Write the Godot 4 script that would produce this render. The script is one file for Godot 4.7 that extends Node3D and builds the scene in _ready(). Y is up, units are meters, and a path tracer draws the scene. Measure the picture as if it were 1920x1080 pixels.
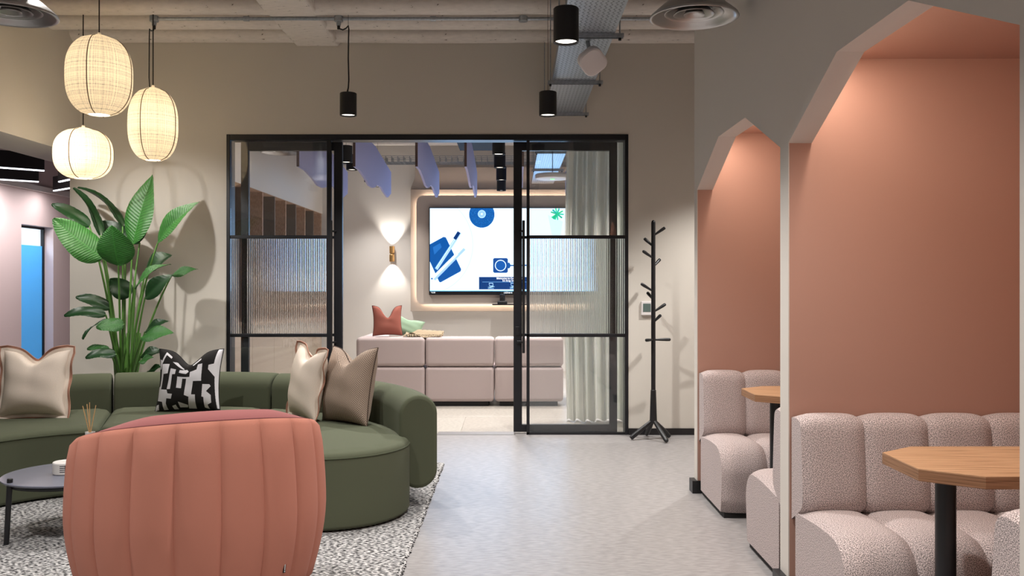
extends Node3D
# A lounge with a curved sofa and booths, in front of a glazed event room. Units are metres; depth d runs away from the camera (z = -d).

const TAUF := TAU
var M := {}
var T := {}
var used := {}
var rng := RandomNumberGenerator.new()

func _ready() -> void:
	rng.seed = 7
	setup_camera_and_light()
	make_textures()
	make_materials()
	build_shell()
	build_ceiling()
	build_partition()
	build_event_room()
	build_corridor()
	build_booths()
	build_sofa()
	build_armchair()
	build_coffee_table()
	build_cushions()
	build_plant()
	build_pendants()
	build_spots()
	build_services()
	build_coat_stand()

# ---------------------------------------------------------------- camera, sky, large lights
func setup_camera_and_light() -> void:
	var cam := Camera3D.new()
	cam.name = "camera"
	cam.projection = Camera3D.PROJECTION_FRUSTUM
	cam.near = 0.05
	cam.far = 60.0
	cam.size = 1080.0 / 1700.0 * 0.05
	cam.frustum_offset = Vector2(-1.0 / 1700.0 * 0.05, -7.0 / 1700.0 * 0.05)
	cam.position = Vector3(0, 1.2, 0)
	add_child(cam)
	cam.current = true
	var env := Environment.new()
	env.background_mode = Environment.BG_COLOR
	env.background_color = Color(0.05, 0.05, 0.055)
	env.tonemap_mode = Environment.TONE_MAPPER_LINEAR
	env.tonemap_exposure = 1.0
	env.sdfgi_enabled = true
	env.ssao_enabled = true
	env.ssil_enabled = true
	var we := WorldEnvironment.new()
	we.name = "world_environment"
	we.environment = env
	add_child(we)

# ---------------------------------------------------------------- helpers
func V(x: float, y: float, d: float) -> Vector3:
	return Vector3(x, y, -d)

# a point of the room from where it shows in the photograph and how far away it stands
func at(px: float, py: float, d: float) -> Vector3:
	return Vector3((px - 961.0) * d / 1700.0, 1.2 - (py - 533.0) * d / 1700.0, -d)

class Geo:
	var v := PackedVector3Array()
	var n := PackedVector3Array()
	var uv := PackedVector2Array()
	var idx := PackedInt32Array()
	var xf := Transform3D()

	func vert(p: Vector3, nn := Vector3.ZERO, t := Vector2.ZERO) -> int:
		v.append(xf * p)
		n.append((xf.basis * nn).normalized() if nn != Vector3.ZERO else Vector3.ZERO)
		uv.append(t)
		return v.size() - 1

	func tri(a: int, b: int, c: int) -> void:
		idx.append(a); idx.append(b); idx.append(c)

	func quad(a: int, b: int, c: int, d: int) -> void:
		tri(a, b, c); tri(a, c, d)

	func fix(i0: int) -> void:
		var c := Vector3.ZERO
		var k := 0
		for i in range(i0, idx.size()):
			c += v[idx[i]]; k += 1
		if k == 0: return
		c /= k
		var vol := 0.0
		for i in range(i0, idx.size(), 3):
			var a := v[idx[i]] - c
			var b := v[idx[i + 1]] - c
			var d := v[idx[i + 2]] - c
			vol += a.dot((d - a).cross(b - a))
		if vol < 0.0:
			for i in range(i0, idx.size(), 3):
				var s := idx[i + 1]
				idx[i + 1] = idx[i + 2]
				idx[i + 2] = s

	# rows of points; cu closes each row, cv joins the last row to the first
	func grid(rows: Array, cu := false, cv := false, uvs: Array = []) -> Array:
		var ids := []
		for r in rows.size():
			var line := PackedInt32Array()
			for c in rows[r].size():
				var t: Vector2 = uvs[r][c] if uvs.size() else Vector2(float(c) / maxf(1.0, rows[r].size() - 1), float(r) / maxf(1.0, rows.size() - 1))
				line.append(vert(rows[r][c], Vector3.ZERO, t))
			ids.append(line)
		var nr: int = rows.size() if cv else rows.size() - 1
		for r in nr:
			var A: PackedInt32Array = ids[r]
			var B: PackedInt32Array = ids[(r + 1) % rows.size()]
			var nc: int = A.size() if cu else A.size() - 1
			for c in nc:
				var c2: int = (c + 1) % A.size()
				quad(A[c], A[c2], B[c2], B[c])
		return ids

	func fan(pts: PackedVector3Array, rev := false) -> void:
		var c := Vector3.ZERO
		for p in pts: c += p
		c /= pts.size()
		var ci := vert(c)
		var first := v.size()
		for p in pts: vert(p)
		for i in pts.size():
			var j := (i + 1) % pts.size()
			if rev: tri(ci, first + j, first + i)
			else: tri(ci, first + i, first + j)

	func box(c: Vector3, s: Vector3) -> void:
		var i0 := idx.size()
		var h := s * 0.5
		for ax in 3:
			for sg in [-1.0, 1.0]:
				var nn := Vector3.ZERO
				nn[ax] = sg
				var u := Vector3.ZERO
				u[(ax + 1) % 3] = h[(ax + 1) % 3]
				var w := Vector3.ZERO
				w[(ax + 2) % 3] = h[(ax + 2) % 3]
				var o := c + nn * h[ax]
				var a := vert(o - u - w, nn, Vector2(0, 1))
				var b := vert(o + u - w, nn, Vector2(1, 1))
				var d := vert(o + u + w, nn, Vector2(1, 0))
				var e := vert(o - u + w, nn, Vector2(0, 0))
				if sg > 0: quad(a, e, d, b)
				else: quad(a, b, d, e)
		fix(i0)

	func rbox(c: Vector3, s: Vector3, r: float, k := 3) -> void:
		var i0 := idx.size()
		r = minf(r, minf(s.x, minf(s.y, s.z)) * 0.499)
		var h := s * 0.5 - Vector3(r, r, r)
		var par := []
		for i in range(k + 1): par.append([-1.0, -PI / 4 + PI / 4 * i / k])
		for i in range(k + 1): par.append([1.0, PI / 4 * i / k])
		for ax in 3:
			for sg in [-1.0, 1.0]:
				var ids := []
				for p in par:
					var line := PackedInt32Array()
					for q in par:
						var nn := Vector3.ZERO
						nn[ax] = sg
						nn[(ax + 1) % 3] = tan(p[1])
						nn[(ax + 2) % 3] = tan(q[1])
						nn = nn.normalized()
						var o := c
						o[ax] += sg * h[ax]
						o[(ax + 1) % 3] += p[0] * h[(ax + 1) % 3]
						o[(ax + 2) % 3] += q[0] * h[(ax + 2) % 3]
						line.append(vert(o + nn * r, nn))
					ids.append(line)
				for i in par.size() - 1:
					for j in par.size() - 1:
						if sg > 0: quad(ids[i][j], ids[i][j + 1], ids[i + 1][j + 1], ids[i + 1][j])
						else: quad(ids[i][j], ids[i + 1][j], ids[i + 1][j + 1], ids[i][j + 1])
		fix(i0)

	func ring(o: Vector3, x: Vector3, y: Vector3, r: float, seg: int) -> PackedVector3Array:
		var out := PackedVector3Array()
		for i in seg:
			var a := TAU * i / seg
			out.append(o + x * cos(a) * r + y * sin(a) * r)
		return out

	func tube(path: PackedVector3Array, radii: Array, seg := 10, caps := true) -> void:
		var i0 := idx.size()
		var rows := []
		var prev := Vector3.ZERO
		for i in path.size():
			var t := (path[mini(i + 1, path.size() - 1)] - path[maxi(i - 1, 0)]).normalized()
			var x := prev - t * prev.dot(t)
			if x.length() < 0.01:
				x = t.cross(Vector3.UP)
				if x.length() < 0.01: x = t.cross(Vector3.RIGHT)
			x = x.normalized()
			prev = x
			rows.append(ring(path[i], x, t.cross(x), radii[mini(i, radii.size() - 1)], seg))
		grid(rows, true)
		if caps:
			fan(rows[0], false)
			fan(rows[rows.size() - 1], true)
		fix(i0)

	func cyl(a: Vector3, b: Vector3, r0: float, r1 := -1.0, seg := 20, bev := 0.0) -> void:
		if r1 < 0: r1 = r0
		if bev > 0:
			var t := (b - a).normalized()
			tube(PackedVector3Array([a, a + t * bev * 0.3, a + t * bev, b - t * bev, b - t * bev * 0.3, b]), [r0 - bev, r0 - bev * 0.3, r0, r1, r1 - bev * 0.3, r1 - bev], seg)
		else:
			tube(PackedVector3Array([a, b]), [r0, r1], seg)

	# profile: Vector2(radius, height)
	func lathe(prof: Array, o: Vector3, seg := 32, closed := false) -> void:
		var i0 := idx.size()
		var rows := []
		for p in prof:
			var line := PackedVector3Array()
			for i in seg:
				var a := TAU * i / seg
				line.append(o + Vector3(cos(a) * p.x, p.y, sin(a) * p.x))
			rows.append(line)
		grid(rows, true, closed)
		fix(i0)

	# polygon in the xy plane of tf, pushed along its z by h
	func prism(poly: PackedVector2Array, tf: Transform3D, h: float) -> void:
		var i0 := idx.size()
		var tr := Geometry2D.triangulate_polygon(poly)
		var cw := Geometry2D.is_polygon_clockwise(poly)
		for side in 2:
			var first := v.size()
			for p in poly: vert(tf * Vector3(p.x, p.y, h * side), tf.basis.z * (1.0 if side else -1.0), p)
			for i in range(0, tr.size(), 3):
				if side: tri(first + tr[i], first + tr[i + 1], first + tr[i + 2])
				else: tri(first + tr[i], first + tr[i + 2], first + tr[i + 1])
		# the two lids must face apart: check the first triangle and turn all lid triangles if needed
		var a := v[idx[i0]]
		var nn := (v[idx[i0 + 2]] - a).cross(v[idx[i0 + 1]] - a)
		if nn.dot(xf.basis * tf.basis.z) > 0.0 == (h > 0.0):
			for i in range(i0, idx.size(), 3):
				var s := idx[i + 1]
				idx[i + 1] = idx[i + 2]
				idx[i + 2] = s
		for i in poly.size():
			var p := poly[i]
			var q := poly[(i + 1) % poly.size()]
			side_face(tf, p, q, h, cw)

	func side_face(tf: Transform3D, p: Vector2, q: Vector2, h: float, cw: bool) -> void:
		var e := (q - p).normalized()
		var o := Vector2(e.y, -e.x) * (-1.0 if cw else 1.0)
		var nn := (tf.basis * Vector3(o.x, o.y, 0)).normalized()
		var a := vert(tf * Vector3(p.x, p.y, 0), nn)
		var b := vert(tf * Vector3(q.x, q.y, 0), nn)
		var c := vert(tf * Vector3(q.x, q.y, h), nn)
		var d := vert(tf * Vector3(p.x, p.y, h), nn)
		var f := (v[c] - v[a]).cross(v[b] - v[a])
		if f.dot(xf.basis * nn) > 0: quad(a, b, c, d)
		else: quad(a, d, c, b)

	# a cushion-like pad: outline in plan (x, z), rounded at its top edge by r
	func pad(outline: PackedVector2Array, y0: float, y1: float, r: float, crown := 0.0, rb := 0.0) -> void:
		var i0 := idx.size()
		var cnt := outline.size()
		var nor := PackedVector2Array()
		var cw := Geometry2D.is_polygon_clockwise(outline)
		for i in cnt:
			var e := (outline[(i + 1) % cnt] - outline[(i + cnt - 1) % cnt]).normalized()
			nor.append(Vector2(e.y, -e.x) * (-1.0 if cw else 1.0))
		var rows := []
		var steps := []
		if rb > 0:
			for k in 4:
				var a := PI / 2 * k / 4.0
				steps.append([rb * (1 - sin(a)), y0 + rb * (1 - cos(a))])
			steps.append([0.0, y0 + rb])
		else:
			steps.append([0.0, y0])
		for k in 3: steps.append([0.0, lerpf(y0 + rb, y1 - r, (k + 1) / 4.0)])
		for k in 6:
			var a := PI / 2 * k / 5.0
			steps.append([r * (1 - cos(a)), y1 - r + r * sin(a)])
		for s in steps:
			var line := PackedVector3Array()
			for i in cnt:
				var p: Vector2 = outline[i] - nor[i] * s[0]
				line.append(Vector3(p.x, s[1], p.y))
			rows.append(line)
		var ids := grid(rows, true)
		# top: an inner loop and a triangulated lid
		var last: PackedInt32Array = ids[ids.size() - 1]
		var flat := PackedVector2Array()
		var inner := PackedInt32Array()
		for i in cnt:
			var p: Vector2 = outline[i] - nor[i] * (r + 0.03)
			flat.append(p)
			inner.append(vert(Vector3(p.x, y1 + crown, p.y)))
		for i in cnt:
			var j := (i + 1) % cnt
			quad(last[i], last[j], inner[j], inner[i])
		var tr := Geometry2D.triangulate_polygon(flat)
		if tr.size() == 0: print("a pad has no lid")
		# the ring round the lid tells which way faces are wound so far
		var rf := idx.size() - 6
		var ring_up := (v[idx[rf + 2]] - v[idx[rf]]).cross(v[idx[rf + 1]] - v[idx[rf]]).dot(xf.basis.y) > 0
		for i in range(0, tr.size(), 3):
			var a := inner[tr[i]]
			var b := inner[tr[i + 1]]
			var c := inner[tr[i + 2]]
			var up := (v[c] - v[a]).cross(v[b] - v[a]).dot(xf.basis.y) > 0
			if up == ring_up: tri(a, b, c)
			else: tri(a, c, b)
		fix(i0)

	# profile loop (points and outward normals, in x/y of each frame) swept along frames, ends rounded by re
	func sweep(frames: Array, prof: PackedVector2Array, nor: PackedVector2Array, re := 0.0) -> void:
		var i0 := idx.size()
		var list := []
		if re > 0:
			var f0: Transform3D = frames[0]
			for k in 4:
				var a := PI / 2 * k / 4.0
				list.append([f0.translated(f0.basis.z * re * (1 - cos(a))), re * (1 - sin(a))])
		for i in frames.size():
			if re > 0 and (i == 0 or i == frames.size() - 1): continue
			list.append([frames[i], 0.0])
		if re > 0:
			var f1: Transform3D = frames[frames.size() - 1]
			for k in 4:
				var a := PI / 2 * (3 - k) / 4.0
				list.append([f1.translated(-f1.basis.z * re * (1 - cos(a))), re * (1 - sin(a))])
		var rows := []
		for f in list:
			var line := PackedVector3Array()
			for i in prof.size():
				var p: Vector2 = prof[i] - nor[i] * f[1]
				line.append(f[0] * Vector3(p.x, p.y, 0))
			rows.append(line)
		grid(rows, true)
		fan(rows[0], false)
		fan(rows[rows.size() - 1], true)
		fix(i0)

	# own_uv keeps the given texture coordinates; otherwise they run in metres over the side each face looks to
	func mesh(shift := Vector3.ZERO, own_uv := false) -> ArrayMesh:
		var acc := PackedVector3Array()
		acc.resize(v.size())
		for i in range(0, idx.size(), 3):
			var a := v[idx[i]]
			var f := (v[idx[i + 2]] - a).cross(v[idx[i + 1]] - a)
			acc[idx[i]] += f; acc[idx[i + 1]] += f; acc[idx[i + 2]] += f
		for i in v.size():
			acc[i] = n[i] if n[i] != Vector3.ZERO else (acc[i].normalized() if acc[i].length_squared() > 1e-20 else Vector3.UP)
		var pp := PackedVector3Array()
		var nn := PackedVector3Array()
		var uu := PackedVector2Array()
		var ii := PackedInt32Array()
		if own_uv:
			nn = acc
			uu = uv
			ii = idx
			for q in v: pp.append(q - shift)
		else:
			var seen := {}
			for i in range(0, idx.size(), 3):
				var a := v[idx[i]]
				var f := (v[idx[i + 2]] - a).cross(v[idx[i + 1]] - a).abs()
				var ax := 1 if f.y >= f.x and f.y >= f.z else (0 if f.x >= f.z else 2)
				for k in 3:
					var id := idx[i + k]
					var key := id * 3 + ax
					if not seen.has(key):
						seen[key] = pp.size()
						var q := v[id] - shift
						pp.append(q)
						nn.append(acc[id])
						uu.append(Vector2(q.x, q.z) if ax == 1 else (Vector2(q.z, q.y) if ax == 0 else Vector2(q.x, q.y)))
					ii.append(seen[key])
		var arr := []
		arr.resize(Mesh.ARRAY_MAX)
		arr[Mesh.ARRAY_VERTEX] = pp
		arr[Mesh.ARRAY_NORMAL] = nn
		arr[Mesh.ARRAY_TEX_UV] = uu
		arr[Mesh.ARRAY_INDEX] = ii
		var m := ArrayMesh.new()
		m.add_surface_from_arrays(Mesh.PRIMITIVE_TRIANGLES, arr)
		return m

func rounded_rect(w: float, h: float, r: float, seg := 5) -> Array:
	var p := PackedVector2Array()
	var q := PackedVector2Array()
	for c in 4:
		var o := Vector2((w / 2 - r) * [1, -1, -1, 1][c], (h / 2 - r) * [1, 1, -1, -1][c])
		for k in seg + 1:
			var a := PI / 2 * (c + float(k) / seg)
			q.append(Vector2(cos(a), sin(a)))
			p.append(o + q[q.size() - 1] * r)
	return [p, q]

func numbered(called: String) -> String:
	used[called] = used.get(called, 0) + 1
	return called if used[called] == 1 else "%s_%03d" % [called, used[called] - 1]

func thing(called: String, label: String, category: String, where := Vector3.ZERO, group := "") -> Node3D:
	var o := Node3D.new()
	o.name = numbered(called)
	add_child(o)
	o.position = where
	o.set_meta("label", label)
	o.set_meta("category", category)
	if group: o.set_meta("group", group)
	return o

func base_of(p: Node3D) -> Vector3:
	var s := Vector3.ZERO
	var q: Node = p
	while q is Node3D and q != self:
		s += q.position
		q = q.get_parent()
	return s

# one named mesh under its parent; the geometry is given in room coordinates
func part(parent: Node3D, called: String, g: Geo, m: Material, own_uv := false) -> MeshInstance3D:
	var o := MeshInstance3D.new()
	o.name = numbered(called) if parent == self else called
	o.mesh = g.mesh(base_of(parent) if parent != self else Vector3.ZERO, own_uv)
	o.material_override = m
	o.cast_shadow = GeometryInstance3D.SHADOW_CASTING_SETTING_ON
	parent.add_child(o, true)
	return o

func solo(called: String, label: String, category: String, g: Geo, m: Material, group := "") -> MeshInstance3D:
	var o := part(self, called, g, m)
	o.set_meta("label", label)
	o.set_meta("category", category)
	if group: o.set_meta("group", group)
	return o

func struct(called: String, g: Geo, m: Material, label := "") -> MeshInstance3D:
	var o := part(self, called, g, m)
	o.set_meta("kind", "structure")
	o.set_meta("label", label)
	return o

func copy_of(o: Node3D, where: Vector3, label := "", turn := 0.0) -> Node3D:
	var base: String = o.name
	if base.length() > 4 and base[base.length() - 4] == "_" and base.right(3).is_valid_int(): base = base.left(base.length() - 4)
	var c: Node3D = o.duplicate()
	c.name = numbered(base)
	add_child(c)
	c.position = where
	c.rotation.y = turn
	if label: c.set_meta("label", label)
	return c

func slab(x0: float, x1: float, y0: float, y1: float, d0: float, d1: float) -> Geo:
	var g := Geo.new()
	g.box(Vector3((x0 + x1) / 2, (y0 + y1) / 2, -(d0 + d1) / 2), Vector3(absf(x1 - x0), absf(y1 - y0), absf(d1 - d0)))
	return g

func addbox(g: Geo, x0: float, x1: float, y0: float, y1: float, d0: float, d1: float, r := 0.0) -> void:
	var c := Vector3((x0 + x1) / 2, (y0 + y1) / 2, -(d0 + d1) / 2)
	var s := Vector3(absf(x1 - x0), absf(y1 - y0), absf(d1 - d0))
	if r > 0: g.rbox(c, s, r)
	else: g.box(c, s)

func omni(parent: Node3D, where: Vector3, col: Color, energy: float, size: float) -> OmniLight3D:
	var l := OmniLight3D.new()
	l.name = "lamp_light"
	l.light_color = col
	l.light_energy = energy
	l.light_size = size
	l.omni_range = 20.0
	l.omni_attenuation = 2.0
	l.shadow_enabled = true
	parent.add_child(l, true)
	l.position = where - base_of(parent)
	return l

func spot(parent: Node3D, where: Vector3, towards: Vector3, col: Color, energy: float, angle: float, size: float) -> SpotLight3D:
	var l := SpotLight3D.new()
	l.name = "spot_light"
	l.light_color = col
	l.light_energy = energy
	l.light_size = size
	l.spot_range = 20.0
	l.spot_attenuation = 2.0
	l.spot_angle = angle
	l.spot_angle_attenuation = 0.7
	l.shadow_enabled = true
	parent.add_child(l, true)
	l.position = where - base_of(parent)
	l.basis = Basis.looking_at(towards.normalized(), Vector3.RIGHT if absf(towards.normalized().y) > 0.95 else Vector3.UP)
	return l

func area(parent: Node3D, where: Vector3, towards: Vector3, col: Color, energy: float, size: Vector2, up := Vector3.UP) -> AreaLight3D:
	var l := AreaLight3D.new()
	l.name = "area_light"
	l.light_color = col
	l.light_energy = energy
	l.area_size = size
	l.area_range = 20.0
	l.shadow_enabled = true
	parent.add_child(l, true)
	l.position = where - base_of(parent)
	l.basis = Basis.looking_at(towards.normalized(), up)
	return l

# ---------------------------------------------------------------- textures and materials
func noise_tex(freq: float, oct: int, ramp: Array, size := 512, type := FastNoiseLite.TYPE_SIMPLEX_SMOOTH, sd := 1) -> NoiseTexture2D:
	var f := FastNoiseLite.new()
	f.seed = sd
	f.noise_type = type
	f.frequency = freq
	f.fractal_octaves = oct
	f.fractal_type = FastNoiseLite.FRACTAL_FBM if oct > 1 else FastNoiseLite.FRACTAL_NONE
	var t := NoiseTexture2D.new()
	t.width = size
	t.height = size
	t.seamless = true
	t.noise = f
	var gr := Gradient.new()
	var offs := PackedFloat32Array()
	var cols := PackedColorArray()
	for r in ramp:
		offs.append(r[0])
		cols.append(Color(r[1], r[2], r[3]) if r.size() > 2 else Color(r[1], r[1], r[1]))
	gr.offsets = offs
	gr.colors = cols
	t.color_ramp = gr
	return t

func weave_tex() -> ImageTexture:
	# open linen weave: warp and weft threads of uneven thickness
	var s := 384
	var im := Image.create(s, s, false, Image.FORMAT_RGB8)
	var r := RandomNumberGenerator.new()
	r.seed = 5
	var warp := []
	var weft := []
	for i in s:
		warp.append(0.0)
		weft.append(0.0)
	for i in range(0, s, 3):
		var a := r.randf()
		var b := r.randf()
		for k in 3:
			warp[i + k] = a * (1.0 if k < 2 else 0.5)
			weft[i + k] = b * (1.0 if k < 2 else 0.5)
	var f := FastNoiseLite.new()
	f.frequency = 0.03
	for y in s:
		for x in s:
			var nx: float = 0.5 + 0.5 * f.get_noise_2d(x * 4.0, y * 0.3)
			var ny: float = 0.5 + 0.5 * f.get_noise_2d(x * 0.3 + 900.0, y * 4.0)
			var t: float = 0.5 * warp[x] * (0.4 + nx) + 0.5 * weft[y] * (0.4 + ny)
			var l := clampf(1.04 - 0.46 * t * t * 1.8, 0.0, 1.0)
			im.set_pixel(x, y, Color(l, l * 0.985, l * 0.955))
	return ImageTexture.create_from_image(im)

func tweed_tex() -> ImageTexture:
	var s := 256
	var im := Image.create(s, s, false, Image.FORMAT_RGB8)
	var r := RandomNumberGenerator.new()
	r.seed = 9
	for y in s:
		for x in s:
			var a := (x + y) % 16
			var b := (x - y + 1024) % 16
			var hi := (a < 9) and (b < 9)
			var l := 0.92 if hi else 0.60
			l += r.randf_range(-0.06, 0.06)
			im.set_pixel(x, y, Color(l, l * 0.925, l * 0.86))
	return ImageTexture.create_from_image(im)

func perforated_tex() -> ImageTexture:
	var s := 128
	var im := Image.create(s, s, false, Image.FORMAT_RGBA8)
	im.fill(Color(0.93, 0.94, 0.95, 1))
	for j in 4:
		for i in 4:
			var cx := i * 32 + 16 + (8 if j % 2 else 0)
			var cy := j * 32 + 16
			for y in range(cy - 5, cy + 5):
				for x in range(cx - 7, cx + 7):
					var q := Vector2((x + 0.5 - cx) / 7.0, (y + 0.5 - cy) / 5.0)
					if q.length() < 1.0: im.set_pixel(posmod(x, s), posmod(y, s), Color(0.3, 0.3, 0.3, 0))
	return ImageTexture.create_from_image(im)

# a picture drawn from filled shapes: each is [colour, polygon] in 0..1 with y down
func draw_poly(im: Image, poly: PackedVector2Array, c: Color) -> void:
	var w := im.get_width()
	var h := im.get_height()
	var lo := Vector2(9, 9)
	var hi := Vector2(-9, -9)
	for p in poly:
		lo = lo.min(p)
		hi = hi.max(p)
	for y in range(maxi(0, int(lo.y * h)), mini(h - 1, int(hi.y * h) + 1) + 1):
		var py := (y + 0.5) / h
		var xs := []
		for i in poly.size():
			var a := poly[i]
			var b := poly[(i + 1) % poly.size()]
			if (a.y > py) != (b.y > py):
				xs.append(a.x + (py - a.y) / (b.y - a.y) * (b.x - a.x))
		xs.sort()
		for k in range(0, xs.size() - 1, 2):
			var x0 := clampi(int(round(xs[k] * w)), 0, w)
			var x1 := clampi(int(round(xs[k + 1] * w)), 0, w)
			if x1 > x0: im.fill_rect(Rect2i(x0, y, x1 - x0, 1), c)

func disc(c: Vector2, rx: float, ry: float, n := 48) -> PackedVector2Array:
	var out := PackedVector2Array()
	for i in n: out.append(c + Vector2(cos(TAU * i / n) * rx, sin(TAU * i / n) * ry))
	return out

func bar(a: Vector2, b: Vector2, wd: float, asp := 1.777) -> PackedVector2Array:
	var e := Vector2((b.x - a.x) * asp, b.y - a.y).normalized()
	var o := Vector2(-e.y / asp, e.x) * wd * 0.5
	return PackedVector2Array([a + o, b + o, b - o, a - o])

func screen_tex() -> ImageTexture:
	var im := Image.create(1024, 576, false, Image.FORMAT_RGB8)
	im.fill(Color8(252, 254, 255))
	var blue := Color8(8, 78, 142)
	# big pale plate with its rim
	draw_poly(im, disc(Vector2(-0.03, 0.44), 0.325, 0.60, 96), Color8(226, 236, 250))
	draw_poly(im, disc(Vector2(-0.03, 0.44), 0.318, 0.588, 96), Color8(244, 248, 255))
	# round speckled dish at the top
	draw_poly(im, disc(Vector2(0.352, 0.075), 0.086, 0.16), Color8(10, 82, 146))
	var r := RandomNumberGenerator.new()
	r.seed = 3
	for i in 420:
		var a := r.randf() * TAU
		var q := sqrt(r.randf())
		var p := Vector2(0.352 + cos(a) * q * 0.083, 0.075 + sin(a) * q * 0.155)
		if p.y > 0.004: im.fill_rect(Rect2i(int(p.x * 1024), int(p.y * 576), 2, 2), Color8(60, 138, 196))
	draw_poly(im, disc(Vector2(0.352, 0.07), 0.027, 0.049), Color8(196, 220, 248))
	draw_poly(im, disc(Vector2(0.352, 0.07), 0.022, 0.040), Color8(160, 190, 236))
	draw_poly(im, disc(Vector2(0.352, 0.07), 0.007, 0.012), Color8(240, 246, 255))
	# dark notebook
	draw_poly(im, PackedVector2Array([Vector2(0, 0.435), Vector2(0.093, 0.345), Vector2(0.108, 0.352), Vector2(0.212, 0.735), Vector2(0.208, 0.76), Vector2(0.072, 0.893), Vector2(0.063, 0.885), Vector2(0, 0.64)]), blue)
	draw_poly(im, PackedVector2Array([Vector2(0.02, 0.47), Vector2(0.07, 0.42), Vector2(0.08, 0.47), Vector2(0.03, 0.56)]), Color8(36, 104, 168))
	# two pens
	draw_poly(im, bar(Vector2(0.044, 0.735), Vector2(0.205, 0.295), 0.034), Color8(190, 206, 240))
	draw_poly(im, bar(Vector2(0.038, 0.73), Vector2(0.172, 0.37), 0.022), Color8(150, 190, 230))
	draw_poly(im, bar(Vector2(0.042, 0.72), Vector2(0.172, 0.37), 0.008), Color8(246, 250, 255))
	draw_poly(im, bar(Vector2(0.168, 0.372), Vector2(0.198, 0.288), 0.04), Color8(6, 48, 100))
	draw_poly(im, bar(Vector2(0.03, 0.86), Vector2(0.235, 0.49), 0.030), Color8(176, 198, 240))
	draw_poly(im, bar(Vector2(0.016, 0.845), Vector2(0.186, 0.545), 0.032), Color8(252, 253, 255))
	draw_poly(im, disc(Vector2(0.014, 0.848), 0.006, 0.010), Color8(30, 90, 160))
	# square button with a ring and its lead
	draw_poly(im, PackedVector2Array([Vector2(0.437, 0.60), Vector2(0.520, 0.60), Vector2(0.528, 0.613), Vector2(0.528, 0.765), Vector2(0.520, 0.778), Vector2(0.437, 0.778), Vector2(0.429, 0.765), Vector2(0.429, 0.613)]), Color8(8, 66, 130))
	draw_poly(im, disc(Vector2(0.479, 0.690), 0.0385, 0.0685), Color8(246, 250, 255))
	draw_poly(im, disc(Vector2(0.479, 0.690), 0.033, 0.0585), Color8(12, 82, 150))
	draw_poly(im, bar(Vector2(0.527, 0.69), Vector2(0.75, 0.685), 0.014), blue)
	draw_poly(im, disc(Vector2(0.534, 0.69), 0.012, 0.035), blue)
	# welcome panel
	draw_poly(im, PackedVector2Array([Vector2(0.333, 0.828), Vector2(0.78, 0.828), Vector2(0.78, 0.978), Vector2(0.333, 0.978)]), Color8(4, 52, 104))
	draw_poly(im, bar(Vector2(0.355, 0.889), Vector2(0.76, 0.889), 0.004), Color8(140, 190, 230))
	for k in 3:
		var x := 0.412 + k * 0.155
		if k == 1: x = 0.56
		draw_poly(im, PackedVector2Array([Vector2(x - 0.012, 0.90), Vector2(x + 0.016, 0.90), Vector2(x + 0.018, 0.935), Vector2(x - 0.010, 0.935)]), Color8(200, 224, 244))
		draw_poly(im, PackedVector2Array([Vector2(x - 0.009, 0.906), Vector2(x + 0.013, 0.906), Vector2(x + 0.014, 0.930), Vector2(x - 0.008, 0.930)]), Color8(4, 52, 104))
		draw_poly(im, PackedVector2Array([Vector2(x - 0.022, 0.952), Vector2(x + 0.012, 0.938), Vector2(x + 0.030, 0.944), Vector2(x - 0.002, 0.958)]), Color8(190, 218, 240))
		draw_poly(im, bar(Vector2(x - 0.018, 0.966), Vector2(x + 0.022, 0.966), 0.006), Color8(170, 206, 236))
	# glass of water with a sprig on the right
	draw_poly(im, PackedVector2Array([Vector2(0.80, 0.08), Vector2(0.90, 0.16), Vector2(0.885, 0.33), Vector2(0.83, 0.345)]), Color8(232, 242, 252))
	for k in 16:
		var a := r.randf() * TAU
		var c := Vector2(0.862, 0.07)
		draw_poly(im, bar(c, c + Vector2(cos(a) * 0.045, sin(a) * 0.07), 0.016), Color8(20, 170 + r.randi() % 60, 110 + r.randi() % 60))
	draw_poly(im, bar(Vector2(0.90, 0.46), Vector2(0.99, 0.30), 0.006), Color8(120, 190, 214))
	draw_poly(im, bar(Vector2(0.93, 0.38), Vector2(0.99, 0.46), 0.005), Color8(160, 206, 226))
	draw_poly(im, PackedVector2Array([Vector2(0, 0.992), Vector2(1, 0.992), Vector2(1, 1), Vector2(0, 1)]), Color8(120, 200, 250))
	return ImageTexture.create_from_image(im)

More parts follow.
